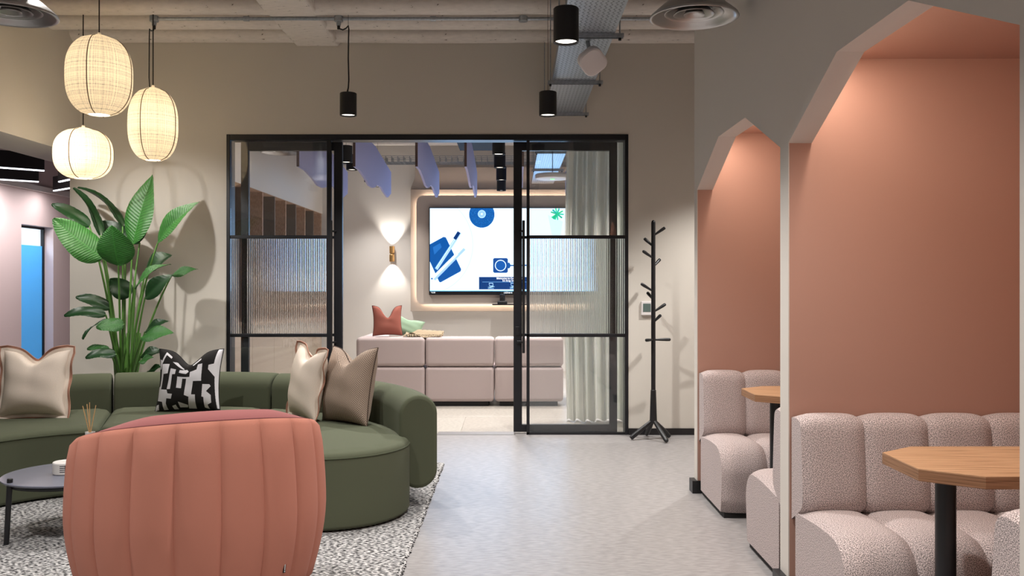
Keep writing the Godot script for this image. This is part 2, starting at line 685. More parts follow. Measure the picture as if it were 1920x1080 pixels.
func abstract_tex() -> ImageTexture:
	# black and white print of the cushion, traced in 0..1 over its face
	var im := Image.create(512, 512, false, Image.FORMAT_RGB8)
	var wh := Color8(226, 224, 228)
	im.fill(Color8(24, 21, 20))
	var P := [
		[[0.02, 0.17], [0.07, 0.19], [0.14, 0.04], [0.25, 0.10], [0.24, 0.14], [0.15, 0.09], [0.08, 0.24], [0.05, 0.33], [0.02, 0.34]],
		[[0.27, 0.19], [0.36, 0.15], [0.46, 0.23], [0.47, 0.27], [0.36, 0.23]],
		[[0.58, 0.15], [0.70, 0.09], [0.71, 0.13], [0.60, 0.19]],
		[[0.93, 0.0], [1.0, 0.0], [1.0, 0.95], [0.97, 0.95], [0.95, 0.45], [0.84, 0.33], [0.84, 0.26], [0.92, 0.24]],
		[[0.08, 0.25], [0.22, 0.24], [0.20, 0.40], [0.11, 0.41], [0.08, 0.65], [0.20, 0.66], [0.22, 0.72], [0.30, 0.73], [0.28, 0.81], [0.20, 0.80], [0.19, 0.88], [0.22, 0.99], [0.15, 0.99], [0.12, 0.85], [0.02, 0.83], [0.01, 0.62], [0.05, 0.6]],
		[[0.25, 0.31], [0.34, 0.31], [0.33, 0.40], [0.28, 0.41], [0.26, 0.65], [0.20, 0.65]],
		[[0.40, 0.30], [0.51, 0.26], [0.54, 0.32], [0.50, 0.37], [0.39, 0.36]],
		[[0.37, 0.44], [0.56, 0.44], [0.56, 0.33], [0.66, 0.31], [0.67, 0.21], [0.74, 0.22], [0.75, 0.52], [0.62, 0.52], [0.60, 0.74], [0.66, 0.74], [0.66, 0.98], [0.54, 0.98], [0.56, 0.78], [0.49, 0.75], [0.51, 0.47], [0.45, 0.47], [0.44, 0.64], [0.36, 0.63]],
		[[0.39, 0.86], [0.54, 0.92], [0.53, 0.96], [0.41, 0.96]],
		[[0.29, 0.93], [0.35, 0.91], [0.38, 0.99], [0.31, 0.99]],
		[[0.77, 0.57], [0.88, 0.57], [0.90, 0.60], [0.83, 0.68], [0.90, 0.74], [0.90, 0.86], [0.84, 0.90], [0.86, 0.97], [0.79, 0.95], [0.79, 0.78], [0.76, 0.77]],
		[[0.0, 0.9], [0.06, 0.89], [0.07, 0.98], [0.0, 0.99]],
	]
	for poly in P:
		var q := PackedVector2Array()
		for p in poly: q.append(Vector2(p[0], p[1]))
		draw_poly(im, q, wh)
	return ImageTexture.create_from_image(im)

func tin_tex() -> ImageTexture:
	var im := Image.create(512, 128, false, Image.FORMAT_RGB8)
	im.fill(Color8(222, 218, 212))
	for s in 3:
		var x := 40 + s * 170
		im.fill_rect(Rect2i(x, 14, 8, 90), Color8(30, 28, 34))
		for k in 4: im.fill_rect(Rect2i(x, 18 + k * 24, 44, 10), Color8(40, 38, 44))
	return ImageTexture.create_from_image(im)

func leaf_tex() -> ImageTexture:
	# side veins running out from a paler midrib
	var im := Image.create(128, 512, false, Image.FORMAT_RGB8)
	var f := FastNoiseLite.new()
	f.frequency = 0.02
	for y in 512:
		for x in 128:
			var s := absf((x + 0.5) / 64.0 - 1.0)
			var t := y / 512.0
			var vein := 0.5 + 0.5 * sin((t * 46.0 - s * 5.0) * TAU * 0.5)
			var l := 0.80 + 0.14 * vein + 0.08 * f.get_noise_2d(x * 2.0, y)
			if s < 0.035: l = 1.0
			im.set_pixel(x, y, Color(l, l, l))
	return ImageTexture.create_from_image(im)

func make_textures() -> void:
	T.leaf = leaf_tex()
	T.grain = noise_tex(0.22, 3, [[0.25, 0.80], [0.75, 1.0]])
	T.soft = noise_tex(0.012, 4, [[0.2, 0.90], [0.8, 1.0]], 512, FastNoiseLite.TYPE_SIMPLEX_SMOOTH, 4)
	T.plaster = noise_tex(0.05, 4, [[0.2, 0.955], [0.8, 1.0]], 512, FastNoiseLite.TYPE_SIMPLEX_SMOOTH, 8)
	T.boucle = noise_tex(0.17, 3, [[0.30, 0.50], [0.5, 0.80], [0.68, 1.0]], 512, FastNoiseLite.TYPE_SIMPLEX, 3)
	T.felt = noise_tex(0.30, 2, [[0.2, 0.76], [0.8, 1.0]], 512, FastNoiseLite.TYPE_SIMPLEX, 12)
	T.wood = noise_tex(0.045, 5, [[0.15, 0.62, 0.56, 0.50], [0.45, 0.86, 0.83, 0.79], [0.8, 1.0, 1.0, 1.0]], 512, FastNoiseLite.TYPE_SIMPLEX_SMOOTH, 21)
	T.floor = noise_tex(0.06, 5, [[0.2, 0.85, 0.845, 0.845], [0.5, 0.93, 0.93, 0.93], [0.8, 1.0, 1.0, 1.0]], 1024, FastNoiseLite.TYPE_SIMPLEX_SMOOTH, 31)
	T.floor_fine = noise_tex(0.3, 2, [[0.2, 0.86], [0.8, 1.0]], 512, FastNoiseLite.TYPE_SIMPLEX, 33)
	T.rug = noise_tex(0.085, 4, [[0.30, 0.14, 0.14, 0.15], [0.42, 0.38, 0.375, 0.38], [0.50, 0.74, 0.735, 0.73], [0.62, 0.95, 0.945, 0.94]], 1024, FastNoiseLite.TYPE_SIMPLEX_SMOOTH, 41)
	T.chip = noise_tex(0.03, 4, [[0.10, 0.42, 0.38, 0.34], [0.135, 0.95, 0.95, 0.95], [0.8, 1.0, 1.0, 1.0]], 512, FastNoiseLite.TYPE_SIMPLEX_SMOOTH, 51)
	T.weave = weave_tex()
	T.tweed = tweed_tex()
	T.perforated = perforated_tex()
	T.screen = screen_tex()
	T.abstract = abstract_tex()
	T.tin = tin_tex()

func mat(called: String, c: Color, rough := 0.8, metal := 0.0) -> StandardMaterial3D:
	var m := StandardMaterial3D.new()
	m.resource_name = called
	m.albedo_color = c
	m.roughness = rough
	m.metallic = metal
	M[called] = m
	return m

# a texture in metres: sc repeats per metre across and along
func tx(m: StandardMaterial3D, t: Texture2D, su: float, sv: float, bump := 0.0, bt: Texture2D = null) -> StandardMaterial3D:
	m.albedo_texture = t
	m.uv1_scale = Vector3(su, sv, 1)
	if bump > 0:
		m.heightmap_enabled = true
		m.heightmap_texture = bt if bt else t
		m.heightmap_scale = bump
	return m

func glow(called: String, c: Color, e: float) -> StandardMaterial3D:
	var m := mat(called, Color8(240, 240, 240), 0.5)
	m.emission_enabled = true
	m.emission = c
	m.emission_energy_multiplier = e
	return m

func make_materials() -> void:
	mat("beige_paint", Color8(206, 200, 190), 0.75)
	mat("facade_paint", Color8(212, 206, 198), 0.75)
	mat("white_paint", Color8(222, 218, 213), 0.75)
	mat("lilac_paint", Color8(206, 190, 188), 0.75)
	mat("coral_paint", Color8(182, 140, 124), 0.70)
	mat("panel_paint", Color8(186, 174, 164), 0.75)
	tx(mat("concrete_white", Color8(222, 214, 206), 0.85), T.chip, 0.7, 2.2)
	mat("black_ceiling", Color8(30, 30, 34), 0.8)
	tx(mat("floor_vinyl", Color8(164, 160, 159), 0.36), T.floor, 0.22, 0.9)
	tx(mat("floor_pale", Color8(186, 180, 171), 0.42), T.floor, 0.4, 0.9)
	tx(mat("floor_pale_b", Color8(180, 173, 164), 0.42), T.floor, 0.4, 0.9)
	tx(mat("rug_wool", Color8(212, 211, 210), 0.95), T.rug, 0.42, 1.05, 0.4)
	tx(mat("green_wool", Color8(93, 98, 76), 0.95), T.felt, 5, 5)
	mat("green_piping", Color8(66, 72, 52), 0.95)
	tx(mat("coral_wool", Color8(206, 134, 113), 0.95), T.felt, 5, 5)
	tx(mat("maroon_wool", Color8(152, 90, 88), 0.95), T.felt, 5, 5)
	tx(mat("pink_boucle", Color8(230, 213, 210), 0.97), T.boucle, 2.5, 2.5, 0.03)
	tx(mat("pink_sofa", Color8(212, 194, 192), 0.97), T.felt, 3.5, 3.5)
	mat("plinth_black", Color8(30, 28, 28), 0.8)
	mat("black_metal", Color8(20, 21, 26), 0.42, 0.1)
	mat("black_satin", Color8(22, 22, 25), 0.38)
	mat("black_lamp", Color8(16, 16, 18), 0.5)
	mat("black_cord", Color8(14, 13, 13), 0.6)
	mat("cable_grey", Color8(70, 72, 76), 0.6)
	mat("table_grey", Color8(112, 114, 128), 0.22)
	tx(mat("oak", Color8(204, 164, 128), 0.5), T.wood, 0.14, 6.0)
	tx(mat("oak_edge", Color8(170, 128, 96), 0.55), T.wood, 0.2, 16.0)
	tx(mat("oak_panel", Color8(206, 170, 144), 0.6), T.wood, 9.0, 0.8)
	tx(mat("walnut_panel", Color8(112, 94, 82), 0.6), T.wood, 9.0, 0.8)
	tx(mat("ash_panel", Color8(206, 190, 174), 0.6), T.wood, 30.0, 0.6)
	tx(mat("linen_cream", Color8(236, 221, 206), 0.95), T.plaster, 8, 8)
	mat("terracotta_trim", Color8(178, 132, 112), 0.95)
	tx(mat("tweed", Color8(214, 204, 196), 0.95), T.tweed, 5.2, 5.2)
	mat("brown_piping", Color8(84, 68, 58), 0.95)
	var ab := mat("print_cotton", Color.WHITE, 0.95)
	ab.albedo_texture = T.abstract
	tx(mat("rust_linen", Color8(170, 98, 84), 0.95), T.felt, 5, 5)
	mat("maroon_piping", Color8(84, 28, 30), 0.9)
	tx(mat("sage_linen", Color8(158, 186, 158), 0.95), T.felt, 5, 5)
	tx(mat("tan_throw", Color8(196, 174, 144), 0.97), T.boucle, 6, 6)
	var leaf := mat("leaf_green", Color8(48, 108, 40), 0.46)
	leaf.albedo_texture = T.leaf
	leaf.heightmap_enabled = true
	leaf.heightmap_texture = T.leaf
	leaf.heightmap_scale = 0.8
	leaf.backlight_enabled = true
	leaf.backlight = Color(0.14, 0.26, 0.08)
	var leaf2 := mat("leaf_dark", Color8(27, 66, 30), 0.42)
	leaf2.albedo_texture = T.leaf
	leaf2.backlight_enabled = true
	leaf2.backlight = Color(0.08, 0.16, 0.05)
	mat("stem_green", Color8(86, 130, 58), 0.45)
	mat("pot_grey", Color8(120, 116, 112), 0.6)
	mat("soil", Color8(50, 38, 30), 0.95)
	tx(mat("galvanised", Color8(176, 182, 188), 0.40, 0.85), T.soft, 6, 6)
	var perf := mat("perforated_steel", Color8(182, 188, 194), 0.40, 0.85)
	perf.albedo_texture = T.perforated
	perf.transparency = BaseMaterial3D.TRANSPARENCY_ALPHA_SCISSOR
	perf.alpha_scissor_threshold = 0.5
	mat("aluminium", Color8(186, 184, 182), 0.34, 0.9)
	mat("white_plastic", Color8(220, 214, 212), 0.5)
	mat("white_ceramic", Color8(224, 220, 216), 0.35)
	mat("rattan", Color8(206, 164, 112), 0.7)
	mat("brass", Color8(196, 158, 106), 0.35, 0.8)
	mat("lilac_felt", Color8(154, 154, 190), 0.95)
	mat("brown_edge", Color8(92, 72, 68), 0.9)
	mat("screen_bezel", Color8(14, 15, 18), 0.3)
	var tin := mat("tin_print", Color.WHITE, 0.5)
	tin.albedo_texture = T.tin
	mat("lcd_grey", Color8(92, 108, 104), 0.3)
	var clear := mat("clear_glass", Color(0.75, 0.85, 0.88, 0.01), 0.0)
	clear.transparency = BaseMaterial3D.TRANSPARENCY_ALPHA
	var fl := mat("fluted_glass", Color(0.97, 0.99, 1.0, 0.0), 0.02)
	fl.refraction_enabled = true
	fl.refraction_scale = 0.05
	var blue := mat("blue_film", Color8(112, 190, 228), 0.6)
	blue.backlight_enabled = true
	blue.backlight = Color8(150, 215, 250)
	var cur := mat("curtain_sheer", Color8(216, 218, 210), 0.9)
	cur.backlight_enabled = true
	cur.backlight = Color(0.8, 0.8, 0.78)
	# what gives off light
	var shade := mat("lantern_linen", Color8(246, 238, 224), 0.9)
	shade.albedo_texture = T.weave
	shade.uv1_scale = Vector3(8.0, 3.6, 1)
	shade.backlight_enabled = true
	shade.backlight = Color(1.0, 0.97, 0.91)
	shade.emission_enabled = true
	shade.emission = Color(1.0, 0.945, 0.87)
	shade.emission_texture = T.weave
	shade.emission_operator = BaseMaterial3D.EMISSION_OP_MULTIPLY
	shade.emission_energy_multiplier = 0.28
	mat("lantern_seam", Color8(120, 96, 66), 0.9)
	glow("lamp_glow", Color(1.0, 0.96, 0.90), 3.0)
	glow("led_glow", Color(0.94, 0.96, 1.0), 3.0)
	glow("warm_glow", Color(1.0, 0.90, 0.80), 2.0)
	glow("green_led", Color(0.1, 1.0, 0.3), 2.0)
	var scr := mat("screen_picture", Color8(8, 8, 10), 0.25)
	scr.emission_enabled = true
	scr.emission = Color(0.86, 0.94, 1.0)
	scr.emission_texture = T.screen
	scr.emission_operator = BaseMaterial3D.EMISSION_OP_MULTIPLY
	scr.emission_energy_multiplier = 1.6
	glow("screen_text", Color(0.9, 0.96, 1.0), 1.0)

# ---------------------------------------------------------------- the shell
const BACK := 7.23
const TOP := 3.34

func build_shell() -> void:
	struct("floor", slab(-6.5, 2.6, -0.1, 0.0, -3.2, 7.30), M.floor_vinyl, "grey mottled vinyl floor of the lounge")
	var g := Geo.new()
	addbox(g, -3.53, -2.28, 0, 3.5, BACK, 7.38)
	addbox(g, 0.923, 2.6, 0, 3.5, BACK, 7.38)
	addbox(g, -2.28, 0.923, 2.395, 3.5, BACK, 7.38)
	struct("wall_back", g, M.beige_paint, "beige painted wall around the glazed doors")
	struct("wall_right", slab(2.4, 2.6, 0, 3.5, -3.2, BACK), M.beige_paint, "beige wall behind the booths")
	struct("wall_rear", slab(-6.5, 2.6, 0, 3.5, -3.2, -3.0), M.beige_paint, "beige wall at the other end of the lounge")
	struct("wall_bulkhead", slab(-3.88, -3.45, 2.231, 3.45, -3.0, 9.6), M.beige_paint, "beige bulkhead hanging between lounge and corridor")
	struct("baseboard_back", slab(0.925, 2.4, 0, 0.052, BACK - 0.015, BACK), M.black_satin, "black skirting along the beige back wall")
	struct("trim_1", slab(-0.60, 0.02, 0.0, 0.004, 7.22, 7.36), M.aluminium, "thin metal strip between the two floors")

func build_ceiling() -> void:
	var c := struct("ceiling", slab(-3.6, 2.6, TOP, TOP + 0.16, -3.2, 7.38), M.concrete_white, "white painted concrete ceiling with ribs")
	# ribs run across the room, rounded underneath, each a part of the ceiling
	var d := 7.145
	while d > -2.8:
		var g := Geo.new()
		var prof := PackedVector2Array()
		var nor := PackedVector2Array()
		var w := 0.095
		for k in 9:
			var a := PI + PI * k / 8.0
			nor.append(Vector2(cos(a), sin(a)))
			prof.append(Vector2(cos(a) * w, 3.105 + 0.07 + sin(a) * 0.07))
		prof.append(Vector2(w * 1.02, TOP + 0.02))
		nor.append(Vector2(1, 0))
		prof.append(Vector2(-w * 1.02, TOP + 0.02))
		nor.append(Vector2(-1, 0))
		var fr := []
		for i in 14:
			var x := lerpf(-3.46, 2.41, i / 13.0)
			fr.append(Transform3D(Basis(Vector3(0, 0, 1), Vector3(0, 1, 0), Vector3(-1, 0, 0)), V(x, rng.randf_range(-0.004, 0.004), d)))
		fr.reverse()
		g.sweep(fr, prof, nor)
		part(c, "rib", g, M.concrete_white)
		d -= 0.375
	var b := Geo.new()
	# rough edged cross beam
	var rows := []
	for i in 60:
		var dd := lerpf(7.225, 3.2, i / 59.0)
		var j := rng.randf_range(-0.008, 0.008)
		var k := rng.randf_range(-0.008, 0.008)
		rows.append(PackedVector3Array([V(-1.74, TOP + 0.02, dd), V(-1.735 + j, 3.12, dd), V(-1.715 + j, 3.098, dd), V(-1.40 + k, 3.098, dd), V(-1.38 + k, 3.12, dd), V(-1.375, TOP + 0.02, dd)]))
	var i0 := b.idx.size()
	b.grid(rows, true)
	b.fan(rows[0])
	b.fan(rows[59], true)
	b.fix(i0)
	part(c, "cross_beam", b, M.concrete_white)

# ---------------------------------------------------------------- glazed partition
func flutes(x0: float, x1: float, y0: float, y1: float, d: float) -> Geo:
	var g := Geo.new()
	var pitch := 0.0145
	var cnt := int(round((x1 - x0) / pitch))
	var p := (x1 - x0) / cnt
	var seg := 8
	var lo := PackedVector3Array()
	var hi := PackedVector3Array()
	for i in cnt * seg + 1:
		var t := float(i) / seg
		var s := fposmod(t, 1.0) * 2.0 - 1.0
		if i == cnt * seg: s = 1.0
		var bump := 0.0042 * (1.0 - s * s)
		lo.append(V(x0 + t * p, y0, d - 0.003 - bump))
		hi.append(V(x0 + t * p, y1, d - 0.003 - bump))
	var i0 := g.idx.size()
	g.grid([lo, hi])
	var bl := PackedVector3Array([V(x0, y0, d + 0.003), V(x1, y0, d + 0.003)])
	var bh := PackedVector3Array([V(x0, y1, d + 0.003), V(x1, y1, d + 0.003)])
	g.grid([bh, bl])
	# rim
	var lo2 := PackedVector3Array()
	var hi2 := PackedVector3Array()
	for q in lo: lo2.append(Vector3(q.x, q.y, -(d + 0.003)))
	for q in hi: hi2.append(Vector3(q.x, q.y, -(d + 0.003)))
	g.grid([lo2, lo])
	g.grid([hi, hi2])
	g.grid([PackedVector3Array([lo[0], hi[0]]), PackedVector3Array([bl[0], bh[0]])])
	var e := lo.size() - 1
	g.grid([PackedVector3Array([hi[e], lo[e]]), PackedVector3Array([bh[1], bl[1]])])
	g.fix(i0)
	return g

func pull_handle(door: Node3D, x: float, d: float, sgn: float) -> void:
	var g := Geo.new()
	g.cyl(V(x, 0.65, d - 0.05), V(x, 1.71, d - 0.05), 0.011, -1, 14, 0.003)
	g.cyl(V(x, 1.625, d - 0.05), V(x + sgn * 0.03, 1.625, d), 0.008, -1, 10)
	g.cyl(V(x, 0.735, d - 0.05), V(x + sgn * 0.03, 0.735, d), 0.008, -1, 10)
	part(door, "handle", g, M.black_satin)

func build_partition() -> void:
	var F: StandardMaterial3D = M.black_metal
	# outer frame
	var fr := Node3D.new()
	fr.name = "trim_2"
	add_child(fr)
	fr.set_meta("kind", "structure")
	fr.set_meta("label", "black metal frame around the glazed doors")
	for a in [["jamb", -2.28, -2.252, 0.0, 2.395], ["jamb", 0.897, 0.923, 0.0, 2.395], ["head", -2.252, 0.897, 2.35, 2.395]]:
		var g := Geo.new()
		addbox(g, a[1], a[2], a[3], a[4], BACK - 0.008, BACK + 0.13, 0.003)
		part(fr, a[0], g, F)
	# fixed screens: clear, fluted, clear; one on each side
	for side in 2:
		var x0: float = [-2.252, 0.112][side]
		var x1: float = [-1.478, 0.897][side]
		var w := Node3D.new()
		w.name = "window_%d" % (side + 1)
		add_child(w)
		w.set_meta("kind", "structure")
		w.set_meta("label", ["fixed glazed screen in front of the wooden shelving with fluted middle pane", "fixed glazed screen in front of the white curtain with fluted middle pane"][side])
		var mul := Geo.new()
		if side == 0: addbox(mul, x1 - 0.004, x1 + 0.030, 0, 2.35, BACK, BACK + 0.04, 0.003)
		else: addbox(mul, x0, x0 + 0.024, 0, 2.35, BACK, BACK + 0.04, 0.003)
		part(w, "mullion", mul, F)
		for y in [1.578, 0.792]:
			var r := Geo.new()
			addbox(r, x0, x1, y - 0.013, y + 0.013, BACK, BACK + 0.04, 0.003)
			part(w, "glazing_bar", r, F)
		var sill := Geo.new()
		addbox(sill, x0, x1, 0, 0.018, BACK, BACK + 0.04)
		part(w, "bottom_rail", sill, F)
		var gx0 := x0 if side == 0 else x0 + 0.024
		var gx1 := x1 - 0.004 if side == 0 else x1
		part(w, "clear_pane", slab(gx0, gx1, 1.591, 2.35, BACK + 0.018, BACK + 0.022), M.clear_glass)
		part(w, "clear_pane", slab(gx0, gx1, 0.018, 0.779, BACK + 0.018, BACK + 0.022), M.clear_glass)
		part(w, "fluted_pane", flutes(gx0, gx1, 0.805, 1.565, BACK + 0.022), M.fluted_glass)
	# sliding doors, pushed open behind the screens
	for side in 2:
		var a: float = [-2.185, 0.008][side]
		var b: float = [-1.369, 0.842][side]
		var d0 := BACK + 0.06
		var d1 := BACK + 0.10
		var w := Node3D.new()
		w.name = "door_%d" % (side + 1)
		add_child(w)
		w.set_meta("kind", "structure")
		w.set_meta("label", ["black framed sliding glass door slid open to the bookshelf side", "black framed sliding glass door slid open to the curtain side"][side])
		var lead := 0.068
		for k in 2:
			var g := Geo.new()
			var wide := lead if (k == 1) == (side == 0) else 0.062
			if k == 0: addbox(g, a, a + wide, 0.012, 2.345, d0, d1, 0.004)
			else: addbox(g, b - wide, b, 0.012, 2.345, d0, d1, 0.004)
			part(w, "stile", g, F)
		var t := Geo.new()
		addbox(t, a + 0.06, b - 0.06, 2.275, 2.345, d0, d1, 0.004)
		part(w, "top_rail", t, F)
		var bt := Geo.new()
		addbox(bt, a + 0.06, b - 0.06, 0.012, 0.072, d0, d1, 0.004)
		part(w, "bottom_rail", bt, F)
		for y in [1.578, 0.792]:
			var r := Geo.new()
			addbox(r, a + 0.06, b - 0.06, y - 0.011, y + 0.011, d0 + 0.005, d1 - 0.005, 0.003)
			part(w, "glazing_bar", r, F)
		part(w, "clear_pane", slab(a + 0.06, b - 0.06, 0.072, 2.275, d0 + 0.018, d0 + 0.022), M.clear_glass)
		if side == 0: pull_handle(w, b - lead - 0.012, d0, 1.0)
		else:
			pull_handle(w, a + lead + 0.012, d0, -1.0)
			var lk := Geo.new()
			addbox(lk, 0.024, 0.052, 0.79, 0.86, d0 - 0.008, d0 + 0.01, 0.003)
			addbox(lk, 0.034, 0.072, 0.728, 0.748, d0 - 0.02, d0 + 0.01, 0.004)
			part(w, "lock", lk, M.black_satin)

# ---------------------------------------------------------------- event room behind the glass
func build_event_room() -> void:
	var W := 12.5
	# pale floor boards
	var fl := struct("floor", slab(-2.62, 2.6, -0.1, -0.004, 7.30, 12.6), M.floor_pale, "pale stone-look plank floor of the event room")
	for i in 6:
		for j in 5:
			var x0 := -2.62 + j * 1.1 - (0.55 if i % 2 else 0.0)
			var x1 := minf(2.4, x0 + 1.097)
			x0 = maxf(-2.62, x0)
			var g := Geo.new()
			addbox(g, x0, x1, -0.006, 0.0, 7.305 + i * 0.875, 7.305 + (i + 1) * 0.875 - 0.003)
			part(fl, "plank", g, M.floor_pale if (i * 3 + j) % 2 else M.floor_pale_b)
	struct("wall_screen", slab(-3.53, 2.6, 0, 3.5, W, W + 0.15), M.white_paint, "off-white wall behind the big screen")
	struct("wall_event_right", slab(2.4, 2.6, 0, 3.5, 7.38, W), M.white_paint, "off-white side wall of the event room")
	var lw := Geo.new()
	addbox(lw, -3.53, -2.62, 2.17, 3.5, 7.38, W)
	addbox(lw, -3.53, -2.80, 0, 2.17, 7.38, W)
	struct("wall_event_left", lw, M.white_paint, "off-white side wall above the wooden shelving")
	var c := struct("ceiling", slab(-3.53, 2.6, TOP, TOP + 0.16, 7.38, W + 0.15), M.concrete_white, "white ribbed ceiling of the event room")
	for i in 7:
		var g := Geo.new()
		addbox(g, -2.62, 2.4, 3.06, TOP + 0.01, 7.7 + i * 0.72, 7.88 + i * 0.72, 0.04)
		part(c, "rib", g, M.concrete_white)
	# shelving in the side wall: upright panels of oak and dark wood
	var sh := thing("shelving_unit", "tall wooden shelving of oak and dark panels along the event room wall", "shelving", V(-2.7, 0, 9.5))
	part(sh, "back_panel", slab(-2.80, -2.79, 0.85, 2.17, 7.5, 12.49), M.walnut_panel)
	for k in 11:
		var d := 7.56 + k * 0.485
		part(sh, "upright", slab(-2.79, -2.621, 0.86, 2.165, d, d + 0.03), M.oak_panel if k % 2 == 0 else M.walnut_panel)
	part(sh, "top_board", slab(-2.79, -2.621, 2.165, 2.17, 7.5, 12.49), M.oak_panel)
	part(sh, "counter", slab(-2.79, -2.60, 0.82, 0.85, 7.5, 12.49), M.oak_panel)
	for k in 6:
		var d := 7.5 + k * 0.83
		var g := Geo.new()
		addbox(g, -2.79, -2.625, 0.08, 0.815, d, d + 0.825, 0.003)
		part(sh, "cabinet_door", g, M.ash_panel)
	part(sh, "kick_board", slab(-2.79, -2.66, 0.0, 0.08, 7.5, 12.49), M.plinth_black)
	# halo panel around the screen
	var hp := thing("halo_panel", "beige rounded wall panel with a warm light around its edge, behind the screen", "wall panel", V(-0.12, 1.45, W))
	var ox0 := -1.39
	var ox1 := 1.15
	var og := Geo.new()
	addbox(og, ox0, ox1, 0.832, 2.494, W - 0.14, W, 0.004)
	part(hp, "surround", og, M.panel_paint)
	var cap := Geo.new()
	cap.prism(PackedVector2Array([Vector2(ox0 + 0.06, 2.67), Vector2(ox0, 2.52), Vector2(ox0, 2.494), Vector2(ox1, 2.494), Vector2(ox1, 2.80), Vector2(ox0 + 0.06, 2.80)]), Transform3D(Basis(), V(0, 0, W)), 0.10)
	part(hp, "bulkhead", cap, M.panel_paint)
	var rr := rounded_rect(2.36, 1.47, 0.10, 8)
	var ig := Geo.new()
	var ctr := Vector2(-0.12, 1.665)
	var poly := PackedVector2Array()
	for p in rr[0]: poly.append(p + ctr)
	ig.prism(poly, Transform3D(Basis(), V(0, 0, W - 0.22)), 0.03)
	part(hp, "inset_panel", ig, M.panel_paint)
	var lg := Geo.new()
	var path := PackedVector3Array()
	var r2 := rounded_rect(2.27, 1.38, 0.07, 6)
	for p in r2[0]: path.append(V(p.x + ctr.x, p.y + ctr.y, W - 0.19))
	path.append(path[0])
	path.append(path[1])
	lg.tube(path, [0.012], 6, false)
	part(hp, "led_strip", lg, M.warm_glow)
	for s in [[Vector3(ctr.x, ctr.y + 0.70, 0), Vector2(2.2, 0.03), Vector3.UP], [Vector3(ctr.x, ctr.y - 0.70, 0), Vector2(2.2, 0.03), Vector3.DOWN]]:
		area(hp, V(s[0].x, s[0].y, W - 0.175), s[2] + Vector3(0, 0, -0.6), Color(1.0, 0.90, 0.80), 0.45, s[1], Vector3.FORWARD)
	for sx in [-1.0, 1.0]:
		area(hp, V(ctr.x + sx * 1.145, ctr.y, W - 0.175), Vector3(sx, 0, -0.6), Color(1.0, 0.90, 0.80), 0.22, Vector2(1.35, 0.03), Vector3.FORWARD)
	# the screen
	var dS := W - 0.30
	var sx0 := -1.112
	var sw := 1.985
	var sy1 := 2.223
	var sh2 := 1.117
	var tv := thing("display_screen", "large wall display showing a white wallpaper with pens and a blue notebook", "screen", V(sx0 + sw / 2, sy1 - sh2, W))
	var bz := Geo.new()
	addbox(bz, sx0 - 0.012, sx0 + sw + 0.012, sy1 - sh2 - 0.05, sy1 + 0.012, dS, dS + 0.05, 0.004)
	part(tv, "bezel", bz, M.screen_bezel)
	var pic := Geo.new()
	var i0 := pic.v.size()
	pic.vert(V(sx0, sy1, dS - 0.002), Vector3(0, 0, 1), Vector2(0, 0))
	pic.vert(V(sx0 + sw, sy1, dS - 0.002), Vector3(0, 0, 1), Vector2(1, 0))
	pic.vert(V(sx0 + sw, sy1 - sh2, dS - 0.002), Vector3(0, 0, 1), Vector2(1, 1))
	pic.vert(V(sx0, sy1 - sh2, dS - 0.002), Vector3(0, 0, 1), Vector2(0, 1))
	pic.quad(i0, i0 + 1, i0 + 2, i0 + 3)
	part(tv, "screen", pic, M.screen_picture, true)
	for t in [["Welcome to Event Space", 0.545, 0.845, 0.031], ["55 King Street", 0.545, 0.873, 0.031], ["ClickShare", 0.52, 1.016, 0.030], ["15:00", 0.022, 1.016, 0.022]]:
		var tm := TextMesh.new()
		tm.text = t[0]
		tm.font = SystemFont.new()
		tm.font.font_names = PackedStringArray(["Droid Sans"])
		tm.font_size = 32
		tm.pixel_size = t[3] / 32.0 * 1.1
		tm.depth = 0.001
		var o := MeshInstance3D.new()
		o.name = "screen_lettering"
		o.mesh = tm
		o.material_override = M.screen_text
		tv.add_child(o, true)
		o.position = V(sx0 + sw * t[1], sy1 - sh2 * t[2], dS - 0.0035) - base_of(tv)
	area(tv, V(sx0 + sw / 2, sy1 - sh2 / 2, dS - 0.01), Vector3(0, 0, 1), Color(0.50, 0.76, 1.0), 2.4, Vector2(sw, sh2))
	var mb := Geo.new()
	addbox(mb, -0.6, 0.4, 1.4, 1.9, dS + 0.05, W - 0.22)
	part(tv, "wall_mount", mb, M.black_metal)
	# camera on its stand below the screen, on a little shelf
	var cm := thing("conference_camera", "black conference camera on a short stand under the display", "camera", at(942, 570, W - 0.35))
	var base := at(942, 570, W - 0.35)
	var cg := Geo.new()
	cg.rbox(base + Vector3(0, 0.02, 0), Vector3(0.13, 0.04, 0.10), 0.008)
	part(cm, "foot", cg, M.black_satin)
	var cg2 := Geo.new()
	cg2.cyl(base + Vector3(0, 0.04, 0), base + Vector3(0, 0.13, 0), 0.036, 0.036, 24, 0.006)
	cg2.cyl(base + Vector3(0, 0.13, 0), base + Vector3(0, 0.17, 0), 0.02, 0.02, 16)
	part(cm, "body", cg2, M.black_satin)
	var lens := Geo.new()
	lens.cyl(base + Vector3(0, 0.085, 0.034), base + Vector3(0, 0.085, 0.042), 0.015, 0.013, 16)
	part(cm, "lens", lens, M.screen_bezel)
	solo("camera_shelf", "thin black shelf carrying the conference camera", "shelf", slab(-0.27, 0.35, base.y - 0.014, base.y - 0.001, W - 0.46, W - 0.22), M.black_satin)
	# sconce throwing light up and down
	var sc := thing("sconce_lamp", "small brass up-and-down wall light beside the display panel", "wall light", at(735, 476, W))
	var sp := at(735, 476, W - 0.07)
